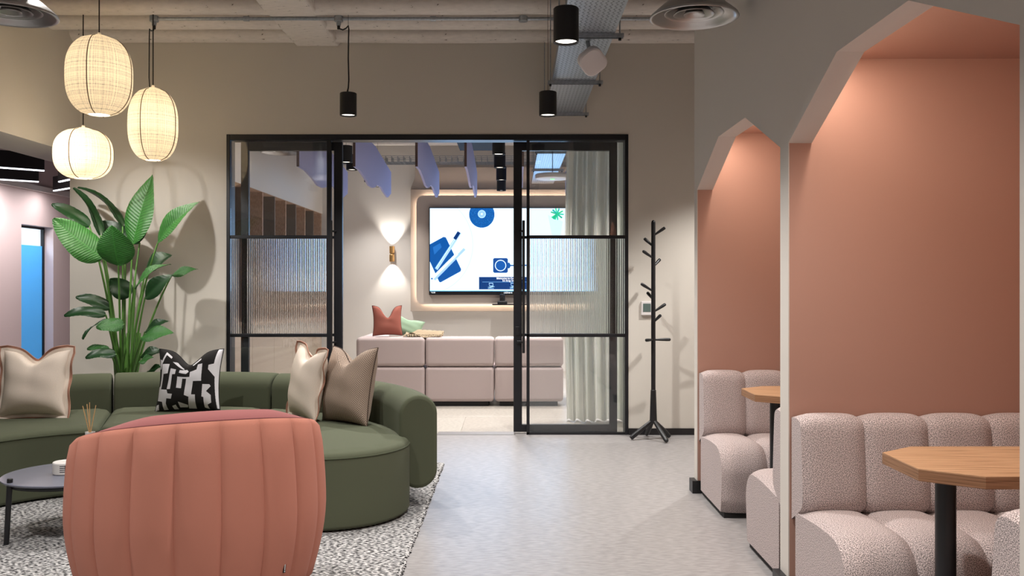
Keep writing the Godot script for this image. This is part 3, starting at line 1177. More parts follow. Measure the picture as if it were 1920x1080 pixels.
	for k in [-1.0, 1.0]:
		var g := Geo.new()
		g.lathe([Vector2(0.0, 0.0), Vector2(0.034, 0.0), Vector2(0.036, 0.01), Vector2(0.036, 0.098), Vector2(0.031, 0.10), Vector2(0.031, 0.07), Vector2(0.0, 0.068)], Vector3.ZERO, 24)
		var q := Geo.new()
		q.xf = Transform3D(Basis(Vector3.RIGHT, 0.0 if k > 0 else PI), sp + Vector3(0, 0.006 * k, 0))
		q.lathe([Vector2(0.0, 0.0), Vector2(0.034, 0.0), Vector2(0.036, 0.01), Vector2(0.036, 0.098), Vector2(0.031, 0.10), Vector2(0.031, 0.07), Vector2(0.0, 0.068)], Vector3.ZERO, 24)
		part(sc, "lamp_shade", q, M.brass)
		var e := Geo.new()
		e.cyl(sp + Vector3(0, 0.076 * k, 0), sp + Vector3(0, 0.080 * k, 0), 0.028, 0.028, 20)
		part(sc, "lamp_glass", e, M.lamp_glow)
		spot(sc, sp + Vector3(0, 0.105 * k, 0), Vector3(0, k, -0.22), Color(1.0, 0.97, 0.93), 0.8 if k > 0 else 0.55, 42.0, 0.02)
	var ab := Geo.new()
	addbox(ab, sp.x - 0.02, sp.x + 0.02, sp.y - 0.02, sp.y + 0.02, W - 0.05, W, 0.003)
	part(sc, "wall_bracket", ab, M.brass)
	# felt baffles: front high, then stepping down
	var bx := [-2.10, -1.55, -0.94, -0.46, 0.10, 0.68]
	var lab := ["lilac felt baffle hung beside the shelving, behind the left glass screen", "lilac felt baffle hung in front of the wall light", "lilac felt baffle hung in front of the display panel's upper corner", "lilac felt baffle hung over the blue dish on the display", "lilac felt baffle hung between the downlights and the cable tray", "lilac felt baffle hung behind the curtain"]
	for i in bx.size():
		var g := Geo.new()
		var prof := PackedVector2Array()
		for p in [[8.88, 2.75], [8.88, 2.352], [9.15, 2.35], [9.45, 2.315], [9.75, 2.262], [10.0, 2.262], [10.18, 2.29], [10.3, 2.33], [10.62, 2.34], [10.9, 2.30], [11.2, 2.272], [11.5, 2.35], [11.5, 2.62], [10.2, 2.75]]:
			prof.append(Vector2(p[0], p[1]))
		# x of the outline runs along the depth
		g.prism(prof, Transform3D(Basis(Vector3(0, 0, -1), Vector3(0, 1, 0), Vector3(1, 0, 0)), Vector3(bx[i] - 0.011, 0, 0)), 0.022)
		var t := thing("felt_baffle", lab[i], "baffle", V(bx[i], 2.27, 10.2), "felt baffles over the event room")
		part(t, "felt_panel", g, M.lilac_felt)
		var e := Geo.new()
		addbox(e, bx[i] - 0.012, bx[i] + 0.012, 2.352, 2.75, 8.865, 8.879)
		part(t, "edge_strip", e, M.brown_edge)
		for dd in [9.22, 9.95]:
			var w := Geo.new()
			w.cyl(V(bx[i], 2.7, dd), V(bx[i], 3.062, dd), 0.003, 0.003, 6)
			part(t, "wire", w, M.black_cord)
	# pink modular sofa, its back to the lounge
	var so := thing("modular_sofa", "pale pink modular sofa with its back to the lounge, behind the glass doors", "sofa", V(-0.5, 0, 9.0))
	for k in 3:
		var x0 := -1.538 + k * 0.681
		var g := Geo.new()
		addbox(g, x0, x0 + 0.676, 0.045, 0.388, 8.9, 9.13, 0.035)
		part(so, "back_base", g, M.pink_sofa)
		var h := Geo.new()
		addbox(h, x0, x0 + 0.676, 0.392, 0.678, 8.9, 9.13, 0.038)
		part(so, "back_cushion", h, M.pink_sofa)
		var s := Geo.new()
		addbox(s, x0, x0 + 0.676, 0.10, 0.41, 9.13, 9.72, 0.04)
		part(so, "seat_cushion", s, M.pink_sofa)
		var f := Geo.new()
		addbox(f, x0 + 0.05, x0 + 0.62, 0.0, 0.05, 8.93, 9.68)
		part(so, "plinth", f, M.plinth_black)
	var ar := Geo.new()
	addbox(ar, -1.538, -1.32, 0.10, 0.676, 9.135, 9.75, 0.04)
	part(so, "arm", ar, M.pink_sofa)
	# curtain stacked at the side of the glazing
	var cg3 := Geo.new()
	var rows := []
	for j in 9:
		var y := lerpf(0.012, 2.66, j / 8.0)
		var line := PackedVector3Array()
		for i in 121:
			var t := i / 120.0
			var sp2 := 1.0 - 0.12 * (y / 2.66)
			line.append(V(0.475 + t * 0.78 - 0.02 * sin(y * 1.3) * (1 - t), y, 7.92 + 0.085 * sp2 * sin(t * 58.0 + 0.7 * sin(t * 9.0)) + 0.03 * sin(t * 21.0 + y * 0.5)))
		rows.append(line)
	cg3.grid(rows)
	solo("sheer_curtain", "white sheer curtain hanging behind the glass door near the coat stand", "curtain", cg3, M.curtain_sheer)
	solo("curtain_track", "thin white track carrying the sheer curtain", "curtain track", slab(0.40, 2.3, 2.66, 2.69, 7.90, 7.94), M.white_plastic)
	# tray, diffuser and the services under this ceiling
	tray(0.258, 0.55, 2.553, 8.1, 12.2, [8.5, 9.23, 10.66], "perforated cable tray running on into the event room")
	var dr := thing("disc_speaker", "white disc speaker hanging in the event room near the curtain", "ceiling speaker", at(1036, 327, 9.2))
	var p9 := at(1036, 332, 9.2)
	var dg := Geo.new()
	dg.lathe([Vector2(0.0, 0.03), Vector2(0.165, 0.03), Vector2(0.176, 0.022), Vector2(0.176, -0.012), Vector2(0.165, -0.02), Vector2(0.0, -0.02)], p9, 40)
	part(dr, "disc", dg, M.white_plastic)
	var dl := Geo.new()
	dl.cyl(p9 + Vector3(0.0, -0.020, 0), p9 + Vector3(0, -0.024, 0), 0.022, 0.022, 16)
	part(dr, "indicator", dl, M.green_led)
	var ds := Geo.new()
	ds.cyl(p9 + Vector3(0, 0.03, 0), Vector3(p9.x, 2.548, p9.z), 0.004, 0.004, 8)
	part(dr, "wire", ds, M.black_cord)
	diffuser(V(-2.36, 2.53, 9.2), "round metal air diffuser in the event room above the shelving", 0.19)
	# bundle of metal mesh trays along the screen wall
	var tg := Geo.new()
	for k in 60:
		var x := -2.5 + k * 0.08
		addbox(tg, x, x + 0.006, 2.83, 2.91, 12.10, 12.34)
	for k in 4: addbox(tg, -2.55, 2.3, 2.83 + k * 0.026, 2.838 + k * 0.026, 12.095, 12.10)
	for k in 6: addbox(tg, -2.55, 2.3, 2.826, 2.832, 12.10 + k * 0.048, 12.106 + k * 0.048)
	solo("mesh_tray", "steel wire mesh cable tray along the top of the screen wall", "cable tray", tg, M.galvanised)
	solo("air_duct", "black rectangular air duct under the event room ceiling", "duct", slab(-0.66, -0.22, 2.88, 3.02, 10.2, 11.4), M.black_ceiling)
	# cushions and throw on the pink sofa
	var rc := cushion("cushion", "rust linen cushion with dark piping standing on the pink modular sofa", 0.30, 0.30, 0.10, 0.13, M.rust_linen, M.maroon_piping, 0.0)
	place_cushion(rc, at(727, 633, 9.02) + Vector3(0, 0.02, 0), 0.35, -0.12)
	var gc := cushion("cushion", "sage green cushion behind the fringed throw on the pink modular sofa", 0.34, 0.20, 0.10, 0.02, M.sage_linen, M.sage_linen, 0.0)
	place_cushion(gc, at(757, 633, 9.25) + Vector3(0.0, 0.02, 0), 0.2, -0.35, -0.30)
	var tgg := Geo.new()
	var trows := []
	for j in 9:
		var line := PackedVector3Array()
		for i in 25:
			var t := i / 24.0
			var x := lerpf(-1.06, -0.70, t)
			line.append(V(x, 0.690 + 0.022 * sin(t * 7.0 + j) + 0.012 * sin(j * 1.7 + t * 11.0) + (0.02 if j > 1 and j < 7 else 0.0), 8.96 + j * 0.045))
		trows.append(line)
	tgg.grid(trows)
	var th := thing("fringed_throw", "tan fringed throw lying along the top of the pink modular sofa", "throw", V(-0.9, 0.68, 9.1))
	part(th, "cloth", tgg, M.tan_throw)
	var fg := Geo.new()
	for i in 46:
		var x := lerpf(-1.07, -0.69, i / 45.0)
		fg.tube(PackedVector3Array([V(x, 0.70, 8.97), V(x + rng.randf_range(-0.01, 0.01), 0.705, 8.945), V(x + rng.randf_range(-0.015, 0.015), 0.684, 8.93)]), [0.005, 0.005, 0.003], 5)
	part(th, "fringe", fg, M.tan_throw)

# ---------------------------------------------------------------- corridor on the left
func build_corridor() -> void:
	struct("floor", slab(-6.5, -3.53, -0.1, -0.001, 7.30, 15.2), M.floor_vinyl, "grey vinyl floor of the corridor")
	struct("ceiling", slab(-6.5, -3.88, 2.95, 3.10, -3.2, 15.2), M.black_ceiling, "black painted ceiling over the corridor")
	struct("wall_event_side", slab(-3.6, -3.53, 0, 3.5, 7.38, 15.0), M.lilac_paint, "pale wall of the corridor beside the event room")
	struct("wall_corridor_end", slab(-6.5, -3.5, 0, 3.2, 15.0, 15.2), M.lilac_paint, "pale wall at the end of the corridor")
	var d0 := 11.63
	var d1 := 12.44
	var g := Geo.new()
	addbox(g, -6.5, -6.3, 0, 2.43, -3.2, d0)
	addbox(g, -6.5, -6.3, 0, 2.43, d1, 15.0)
	addbox(g, -6.5, -6.3, 1.975, 2.43, d0, d1)
	addbox(g, -6.5, -6.3, 2.43, 3.1, -3.2, 15.0)
	struct("wall_left", g, M.lilac_paint, "pale pink corridor wall with a blue glass door")
	struct("trim_3", slab(-6.3, -6.24, 2.43, 2.50, -3.0, 15.0), M.white_paint, "pale ledge along the top of the corridor wall")
	var w := Node3D.new()
	w.name = "window_3"
	add_child(w)
	w.set_meta("kind", "structure")
	w.set_meta("label", "tall blue glazed panel in the pink corridor wall")
	for a in [[0.0, 1.975, d0, d0 + 0.03], [0.0, 1.975, d1 - 0.03, d1], [1.945, 1.975, d0 + 0.03, d1 - 0.03]]:
		part(w, "frame", slab(-6.46, -6.42, a[0], a[1], a[2], a[3]), M.black_metal)
	part(w, "film_pane", slab(-6.445, -6.44, 0.0, 1.72, d0 + 0.03, d1 - 0.03), M.blue_film)
	part(w, "clear_pane", slab(-6.445, -6.44, 1.72, 1.945, d0 + 0.03, d1 - 0.03), M.clear_glass)
	# the small blue-lit room behind it
	var rg := Geo.new()
	addbox(rg, -7.7, -7.6, 0, 2.6, 10.6, 13.4)
	addbox(rg, -7.6, -6.5, 0, 2.6, 10.5, 10.6)
	addbox(rg, -7.6, -6.5, 0, 2.6, 13.4, 13.5)
	addbox(rg, -7.7, -6.5, 2.6, 2.7, 10.5, 13.5)
	addbox(rg, -7.7, -6.5, -0.1, 0.0, 10.5, 13.5)
	struct("wall_office", rg, M.white_paint, "white little office behind the blue panel")
	var ol := thing("office_light", "ceiling panel light glowing in the office behind the blue panel", "ceiling light", V(-7.0, 2.59, 12.0))
	part(ol, "lamp_panel", slab(-7.3, -6.8, 2.57, 2.595, 11.4, 12.6), M.led_glow)
	area(ol, V(-7.05, 2.56, 12.0), Vector3.DOWN, Color(0.80, 0.92, 1.0), 6.0, Vector2(0.5, 1.2), Vector3.FORWARD)
	# black fins with linear lights underneath
	var lines := [[-6.1, 9.13, -5.13, 9.93], [-6.15, 10.70, -5.75, 11.0], [-5.50, 11.0, -4.6, 10.13], [-6.10, 12.06, -5.2, 11.26]]
	for l in lines:
		var a := V(l[0], 0, l[1])
		var b := V(l[2], 0, l[3])
		var mid := (a + b) / 2
		var len := a.distance_to(b)
		var t := thing("linear_light", "black fin with a thin white light under it, hung in the corridor", "linear light", mid + Vector3(0, 2.44, 0), "linear lights in the corridor")
		var tf := Transform3D(Basis(Vector3.UP, -atan2((b - a).z, (b - a).x)), mid)
		var fg := Geo.new()
		fg.xf = tf
		fg.box(Vector3(0, 2.54, 0), Vector3(len, 0.18, 0.03))
		part(t, "fin", fg, M.black_ceiling)
		var eg := Geo.new()
		eg.xf = tf
		eg.box(Vector3(0, 2.443, 0), Vector3(len, 0.014, 0.024))
		part(t, "led_tube", eg, M.led_glow)
		for q in [-0.35, 0.35]:
			var wg := Geo.new()
			wg.cyl(tf * Vector3(len * q, 2.63, 0), tf * Vector3(len * q, 2.95, 0), 0.003, 0.003, 6)
			part(t, "wire", wg, M.black_cord)
		var al := area(t, mid + Vector3(0, 2.43, 0), Vector3.DOWN, Color(1.0, 0.96, 0.96), 1.7, Vector2(len, 0.03), Vector3.FORWARD)
		al.basis = tf.basis * Basis.looking_at(Vector3.DOWN, Vector3.FORWARD)

# ---------------------------------------------------------------- booths on the right
func build_booths() -> void:
	var X0 := 1.06
	var X1 := 1.15
	# facade with chamfered openings; outline in depth and height
	var o := [[5.285, 0], [5.285, 3.45], [-3.0, 3.45], [-3.0, 0], [1.895, 0], [1.895, 1.742], [2.428, 1.96], [2.964, 1.96], [3.485, 1.742], [3.485, 0], [3.59, 0], [3.59, 1.742], [4.133, 1.96], [4.668, 1.96], [5.21, 1.742], [5.21, 0]]
	var poly := PackedVector2Array()
	for p in o: poly.append(Vector2(p[0], p[1]))
	var g := Geo.new()
	var tf := Transform3D(Basis(Vector3(0, 0, -1), Vector3(0, 1, 0), Vector3(1, 0, 0)), Vector3(X0, 0, 0))
	g.prism(poly, tf, X1 - X0)
	struct("wall_booth", g, M.facade_paint, "beige booth front with chamfered openings")
	# coral lining: partitions (their edges line the jambs), back wall and low ceiling
	for d in [[1.795, 1.896], [3.484, 3.591], [5.209, 5.284]]:
		var q := Geo.new()
		addbox(q, X0 + 0.004, 2.40, 0, 2.10, d[0], d[1])
		struct("wall_partition", q, M.coral_paint, "coral painted partition between two booths")
	struct("wall_booth_back", slab(2.26, 2.40, 0, 2.10, 1.896, 5.209), M.coral_paint, "coral painted wall at the back of the booths")
	struct("ceiling", slab(X1, 2.40, 2.067, 2.10, 1.896, 5.209), M.coral_paint, "coral painted low ceiling of the booths")
	for a in [[5.20, 5.295], [3.475, 3.60]]:
		struct("baseboard_booth", slab(X0 - 0.028, X0 + 0.03, 0, 0.072, a[0], a[1]), M.black_satin, "black skirting block at the foot of a booth pillar")
	# benches: built once, facing the camera, against a partition
	var b := make_bench()
	b.position = V(1.07, 0, 3.482)
	b.set_meta("label", "pale pink bouclé bench with channelled seat, behind the nearer oak table")
	var b2 := copy_of(b, V(1.07, 0, 5.207), "pale pink bouclé bench with channelled back, beyond the far booth's table")
	var b3 := copy_of(b, V(2.25, 0, 3.593), "pale pink bouclé bench backing onto the pillar between the booths", PI)
	var b4 := copy_of(b, V(2.25, 0, 1.898), "pale pink bouclé bench of which one rounded back corner shows", PI)
	var t := make_booth_table()
	t.position = V(1.143, 0, 2.678)
	t.set_meta("label", "oak booth table with cut corners on a black pedestal, in the nearer booth")
	copy_of(t, V(1.143, 0, 4.403), "oak booth table with cut corners, in the far booth")
	# light strips hidden above the openings
	for k in 2:
		var d: float = [2.69, 4.40][k]
		var s := thing("booth_led_strip", ["slim light strip above the opening of the nearer booth", "slim light strip above the opening of the far booth"][k], "light strip", V(1.19, 2.05, d))
		part(s, "profile", slab(1.160, 1.215, 2.052, 2.066, d - 0.72, d + 0.72), M.white_plastic)
		part(s, "led_tube", slab(1.172, 1.203, 2.046, 2.052, d - 0.70, d + 0.70), M.warm_glow)
		area(s, V(1.187, 2.040, d), Vector3(0.18, -1, 0), Color(1.0, 0.93, 0.86), 0.95, Vector2(0.03, 1.40), Vector3.FORWARD)

func make_bench() -> Node3D:
	var t := thing("booth_bench", "", "bench", Vector3.ZERO, "")
	var w := 0.236
	for k in 5:
		var x := k * w
		# back channel: leaning slightly, pillowed
		var g := Geo.new()
		var rows := []
		var ns := 12
		for i in ns + 1:
			var s := -1.0 + 2.0 * i / ns
			var e := 0.016 * pow(absf(s), 6.0) + 0.005 * s * s
			var loop := PackedVector3Array()
			var xx := x + w * 0.5 + w * 0.498 * s
			for p in [[0.004, 0.30], [0.004, 0.69], [0.02, 0.706], [0.05, 0.714], [0.085, 0.713], [0.11, 0.704], [0.128, 0.685], [0.137, 0.655], [0.143, 0.60], [0.150, 0.53], [0.156, 0.46], [0.158, 0.41], [0.152, 0.375], [0.135, 0.352], [0.10, 0.33]]:
				var c := Vector2(0.06, 0.52)
				var q := Vector2(p[0], p[1])
				if p[0] > 0.01:
					var n := Vector2(1, 0) if p[1] < 0.66 and p[1] > 0.39 else (q - Vector2(0.085, 0.65 if p[1] > 0.6 else 0.40)).normalized()
					q -= n * e
				loop.append(Vector3(xx, q.y, q.x))
			rows.append(loop)
		var i0 := g.idx.size()
		g.grid(rows, true)
		g.fan(rows[0])
		g.fan(rows[ns], true)
		g.fix(i0)
		part(t, "back_channel", g, M.pink_boucle)
		# seat channel: a waterfall front down to the floor
		var h := Geo.new()
		var prof := []
		var nor := []
		for z in [0.10, 0.20, 0.30, 0.40]:
			prof.append(Vector2(z, 0.366 + 0.014 * sin((z - 0.1) * 6.0)))
			nor.append(Vector2(0, 1))
		var rr := 0.15
		for j in 9:
			var a := PI / 2 * (1.0 - j / 8.0)
			prof.append(Vector2(0.445 + rr * cos(a), 0.228 + rr * sin(a)))
			nor.append(Vector2(cos(a), sin(a)))
		for y in [0.18, 0.10, 0.03]:
			prof.append(Vector2(0.590 - (0.18 - y) * 0.12, y))
			nor.append(Vector2(1, 0))
		var rw := []
		for i in ns + 1:
			var s := -1.0 + 2.0 * i / ns
			var e := 0.020 * pow(absf(s), 5.0) + 0.008 * s * s
			var loop := PackedVector3Array()
			for j in prof.size():
				var q: Vector2 = prof[j] - nor[j] * e
				loop.append(Vector3(x + w * 0.5 + w * 0.498 * s, q.y, q.x))
			loop.append(Vector3(x + w * 0.5 + w * 0.498 * s, 0.03, 0.05))
			loop.append(Vector3(x + w * 0.5 + w * 0.498 * s, 0.34, 0.05))
			rw.append(loop)
		var i1 := h.idx.size()
		h.grid(rw, true)
		h.fan(rw[0])
		h.fan(rw[ns], true)
		h.fix(i1)
		part(t, "seat_channel", h, M.pink_boucle)
	var pl := Geo.new()
	pl.box(Vector3(0.59, 0.016, 0.29), Vector3(1.15, 0.032, 0.53))
	part(t, "plinth", pl, M.plinth_black)
	return t

func make_booth_table() -> Node3D:
	var t := thing("booth_table", "", "table")
	var hw := 0.23
	var L := 1.09
	var poly := PackedVector2Array([Vector2(0, -0.125), Vector2(0.135, -hw), Vector2(L, -hw), Vector2(L, hw), Vector2(0.135, hw), Vector2(0, 0.125)])
	var g := Geo.new()
	g.prism(poly, Transform3D(Basis(Vector3(1, 0, 0), Vector3(0, 0, 1), Vector3(0, 1, 0)), Vector3(0, 0.677, 0)), 0.003)
	part(t, "tabletop", g, M.oak)
	var e := Geo.new()
	e.prism(poly, Transform3D(Basis(Vector3(1, 0, 0), Vector3(0, 0, 1), Vector3(0, 1, 0)), Vector3(0, 0.646, 0)), 0.031)
	part(t, "table_edge", e, M.oak_edge)
	var l := Geo.new()
	l.cyl(Vector3(0.136, 0.012, 0), Vector3(0.136, 0.646, 0), 0.029, 0.029, 28)
	part(t, "leg", l, M.black_satin)
	var f := Geo.new()
	f.cyl(Vector3(0.136, 0.0, 0), Vector3(0.136, 0.012, 0), 0.11, 0.11, 32, 0.003)
	part(t, "foot_plate", f, M.black_satin)
	var l2 := Geo.new()
	l2.cyl(Vector3(0.92, 0.0, 0), Vector3(0.92, 0.646, 0), 0.029, 0.029, 28)
	part(t, "leg", l2, M.black_satin)
	return t

# ---------------------------------------------------------------- the curved green sofa
const SC := Vector2(-2.11, 4.46)   # middle of its curve: x and depth

func polar(r: float, deg: float) -> Vector2:
	return SC + Vector2(cos(deg_to_rad(deg)), sin(deg_to_rad(deg))) * r

# rounded corner of a ring sector, drawn in clockwise order: 1 outer end, 0 outer start, 3 inner start, 2 inner end
func corner(poly: PackedVector2Array, r: float, deg: float, c: float, which: int) -> void:
	var outer := which < 2
	var end := which == 1 or which == 2
	var rc := r - c if outer else r + c
	var off := rad_to_deg(asin(c / rc))
	var th := deg - off if end else deg + off
	var o := polar(rc, th)
	var er := Vector2(cos(deg_to_rad(th)), sin(deg_to_rad(th)))
	var et := Vector2(-er.y, er.x)
	var a := et if end else -et
	var b := er if outer else -er
	for i in 6:
		var t := PI / 2 * i / 5.0
		# outer end: from the seam to the arc; outer start: from the arc to the seam; and so on round
		if which == 1 or which == 3: poly.append(o + (a * cos(t) + b * sin(t)) * c)
		else: poly.append(o + (b * cos(t) + a * sin(t)) * c)

func build_sofa() -> void:
	var so := thing("curved_sofa", "long curved olive green sofa with a rounded seat end", "sofa", V(SC.x, 0, SC.y + 1.2))
	var pr := rounded_rect(0.205, 0.50, 0.102, 8)
	var spans := [[12.6, 70.0], [70.5, 108.8], [109.3, 168.0]]
	for s in spans:
		var fr := []
		var steps := 26
		for i in steps + 1:
			var a := lerpf(s[0], s[1], float(i) / steps)
			var p := polar(1.65, a)
			var rad := Vector3(cos(deg_to_rad(a)), 0, -sin(deg_to_rad(a)))
			var tan_ := Vector3(-sin(deg_to_rad(a)), 0, -cos(deg_to_rad(a)))
			fr.append(Transform3D(Basis(rad, Vector3.UP, tan_), V(p.x, 0.362, p.y)))
		var g := Geo.new()
		g.sweep(fr, pr[0], pr[1], 0.022)
		part(so, "backrest", g, M.green_wool)
	# seats: sectors of a ring with rounded corners; the first ends in a half circle
	for k in 3:
		var poly := PackedVector2Array()
		if k == 0:
			var c := 0.085
			corner(poly, 1.555, 70.0, c, 1)
			for i in 19:
				poly.append(polar(lerpf(1.555, 1.60, i / 18.0), lerpf(65.0, 15.0, i / 18.0)))
			var m := polar(1.172, 14.0)
			for i in range(1, 18):
				var a := deg_to_rad(14.0) - PI * i / 18.0
				poly.append(m + Vector2(cos(a), sin(a)) * 0.432)
			for i in 19:
				poly.append(polar(lerpf(0.742, 0.70, i / 18.0), lerpf(15.0, 60.0, i / 18.0)))
			corner(poly, 0.70, 70.0, c, 2)
		else:
			var s: Array = spans[k]
			var c := 0.085
			corner(poly, 1.555, s[1], c, 1)
			for i in 17: poly.append(polar(1.555, lerpf(s[1] - 5.0, s[0] + 5.0, i / 16.0)))
			corner(poly, 1.555, s[0], c, 0)
			corner(poly, 0.70, s[0], c, 3)
			for i in 17: poly.append(polar(0.70, lerpf(s[0] + 9.0, s[1] - 9.0, i / 16.0)))
			corner(poly, 0.70, s[1], c, 2)
		var flip := PackedVector2Array()
		for p in poly: flip.append(Vector2(p.x, -p.y))
		var g := Geo.new()
		g.pad(flip, 0.02, 0.392, 0.035, 0.008, 0.02)
		part(so, "seat", g, M.green_wool)
		var pg := Geo.new()
		var path := PackedVector3Array()
		for p in flip: path.append(Vector3(p.x, 0.364, p.y))
		path.append(path[0])
		path.append(path[1])
		# push the seam onto the surface
		var nrm := PackedVector3Array()
		pg.tube(path, [0.004], 6, false)
		part(so, "piping", pg, M.green_piping)
	var pl := Geo.new()
	for s in spans:
		var poly := PackedVector2Array()
		for i in 13: poly.append(polar(1.5, lerpf(s[0] + 4, s[1] - 1, i / 12.0)))
		for i in 13: poly.append(polar(0.78, lerpf(s[1] - 1, s[0] + 4, i / 12.0)))
		pl.prism(poly, Transform3D(Basis(Vector3(1, 0, 0), Vector3(0, 0, -1), Vector3(0, 1, 0)), Vector3(0, 0.012, 0)), 0.02)
	part(so, "plinth", pl, M.plinth_black)
	# rug under the sitting group
	var rg := Geo.new()
	rg.rbox(V(-2.29, 0.005, 4.05), Vector3(3.64, 0.014, 4.0), 0.005, 1)
	var rug := thing("rug", "flecked grey and white woven rug under the sofa", "rug", V(-2.29, 0, 4.05))
	part(rug, "pile", rg, M.rug_wool)
	var fg := Geo.new()
	for i in 520:
		var d := rng.randf_range(2.06, 6.04)
		var w := rng.randf_range(0.003, 0.008)
		fg.tube(PackedVector3Array([V(-0.478, 0.007, d), V(-0.470 + rng.randf_range(0, 0.010), 0.008, d + rng.randf_range(-0.012, 0.012)), V(-0.462 + rng.randf_range(0, 0.012), 0.003, d + rng.randf_range(-0.02, 0.02))]), [w, w, w * 0.5], 4)
	var fr2 := part(rug, "fringe", fg, M.rug_wool)
	fr2.set_meta("kind", "stuff")

# ---------------------------------------------------------------- the coral tub chair in front
const CH := Vector2(-1.105, 3.21)

func chair_rim(deg: float) -> float:
	# deg: 0 faces the camera, positive to the right
	var q := absf(wrapf(deg - 26.0, -180.0, 180.0))
	var h := 0.768 - 1.12e-5 * q * q
	if q > 118.0: h = lerpf(0.768 - 1.12e-5 * 118.0 * 118.0, 0.43, smoothstep(118.0, 150.0, q))
	return h

func chair_radius(y: float) -> float:
	var t := clampf((y - 0.10) / 0.66, 0.0, 1.0)
	return lerpf(0.365, 0.435, sin(minf(1.0, t * 1.9) * PI / 2)) - 0.030 * pow(maxf(0.0, t - 0.45) / 0.55, 2.0)

func chair_point(r: float, y: float, deg: float) -> Vector3:
	var a := deg_to_rad(deg)
	return V(CH.x + sin(a) * r, y, CH.y - cos(a) * r)

func build_armchair() -> void:
	var ch := thing("tub_chair", "coral pink tub chair with vertical channels, its back to the viewer", "armchair", V(CH.x, 0, CH.y))
	var step := 360.0 / 19.0
	for k in 19:
		var g := Geo.new()
		var rows := []
		var ns := 16
		var ny := 16
		for j in ny + 1:
			var t := float(j) / ny
			var line := PackedVector3Array()
			for i in ns + 1:
				var s := -1.0 + 2.0 * i / ns
				var deg := 8.5 + (k + 0.5 + 0.5 * s) * step
				var top := chair_rim(deg)
				var y := lerpf(0.135, top, t)
				var bulge := (0.010 * (1.0 - pow(absf(s), 2.2)) - 0.006 - 0.005 * pow(absf(s), 12.0)) * smoothstep(1.0, 0.88, t)
				if j == ny: bulge -= 0.016
				if j == ny - 1:
					y = top - 0.018
					bulge -= 0.003
				if j == 0: bulge -= 0.02
				line.append(chair_point(chair_radius(y) + bulge, y, deg))
			rows.append(line)
		g.grid(rows)
		part(ch, "back_channel", g, M.coral_wool)
	# top of the rim and the inside, in a darker cloth
	var g2 := Geo.new()
	var rows2 := []
	for i in 96:
		var deg := 360.0 * i / 96.0
		var top := chair_rim(deg)
		var ro := chair_radius(top)
		var line := PackedVector3Array()
		for p in [[-0.024, -0.006], [-0.030, 0.004], [-0.050, 0.016], [-0.078, 0.025], [-0.105, 0.022], [-0.122, 0.004], [-0.130, -0.03], [-0.134, -0.12]]:
			var q := absf(wrapf(deg - 26.0, -180.0, 180.0))
			var f := clampf(1.0 - (q - 35.0) / 45.0, 0.1, 1.0) if p[1] > 0.0 else 1.0
			line.append(chair_point(ro + p[0], top + p[1] * f, deg))
		line.append(chair_point(0.29, minf(0.36, top - 0.14), deg))
		rows2.append(line)
	g2.grid(rows2, false, true)
	part(ch, "inner_shell", g2, M.maroon_wool)
	var pg := Geo.new()
	var path := PackedVector3Array()
	for i in 98:
		var deg := 360.0 * i / 96.0
		var top := chair_rim(deg)
		path.append(chair_point(chair_radius(top) - 0.024, top - 0.001, deg))
	pg.tube(path, [0.0032], 6, false)
	part(ch, "piping", pg, M.maroon_piping)
	var s := Geo.new()
	s.lathe([Vector2(0.0, 0.30), Vector2(0.29, 0.30), Vector2(0.32, 0.33), Vector2(0.32, 0.40), Vector2(0.29, 0.43), Vector2(0.0, 0.44)], V(CH.x, 0, CH.y), 40)
	part(ch, "seat", s, M.maroon_wool)
	var bt := Geo.new()
	bt.lathe([Vector2(0.0, 0.125), Vector2(0.345, 0.125), Vector2(0.36, 0.14), Vector2(0.0, 0.145)], V(CH.x, 0, CH.y), 40)
	part(ch, "underside", bt, M.plinth_black)
	for a in [-72.0, 72.0, 160.0, 220.0]:
		var l := Geo.new()
		l.cyl(chair_point(0.315, 0.012, a), chair_point(0.325, 0.135, a), 0.012, 0.017, 14)
		part(ch, "leg", l, M.black_satin)
	# sewn-in label
	var tg := Geo.new()
	var c0 := chair_point(chair_radius(0.265) + 0.004, 0.265, 58.0)
	var out := (c0 - V(CH.x, 0.265, CH.y)).normalized()
	tg.xf = Transform3D(Basis(out.cross(Vector3.UP).normalized() * -1.0, Vector3.UP, out), c0) * Transform3D(Basis(Vector3(0, 0, 1), -0.12), Vector3.ZERO)
	tg.box(Vector3.ZERO, Vector3(0.009, 0.032, 0.003))
	var tag := part(ch, "label_tag", tg, M.black_cord)
	var tl := Geo.new()
	tl.xf = tg.xf
	tl.box(Vector3(0, 0.003, 0.0017), Vector3(0.0028, 0.021, 0.0006))
	tl.box(Vector3(0, -0.0115, 0.0017), Vector3(0.004, 0.004, 0.0006))
	part(tag, "tag_print", tl, M.white_plastic)

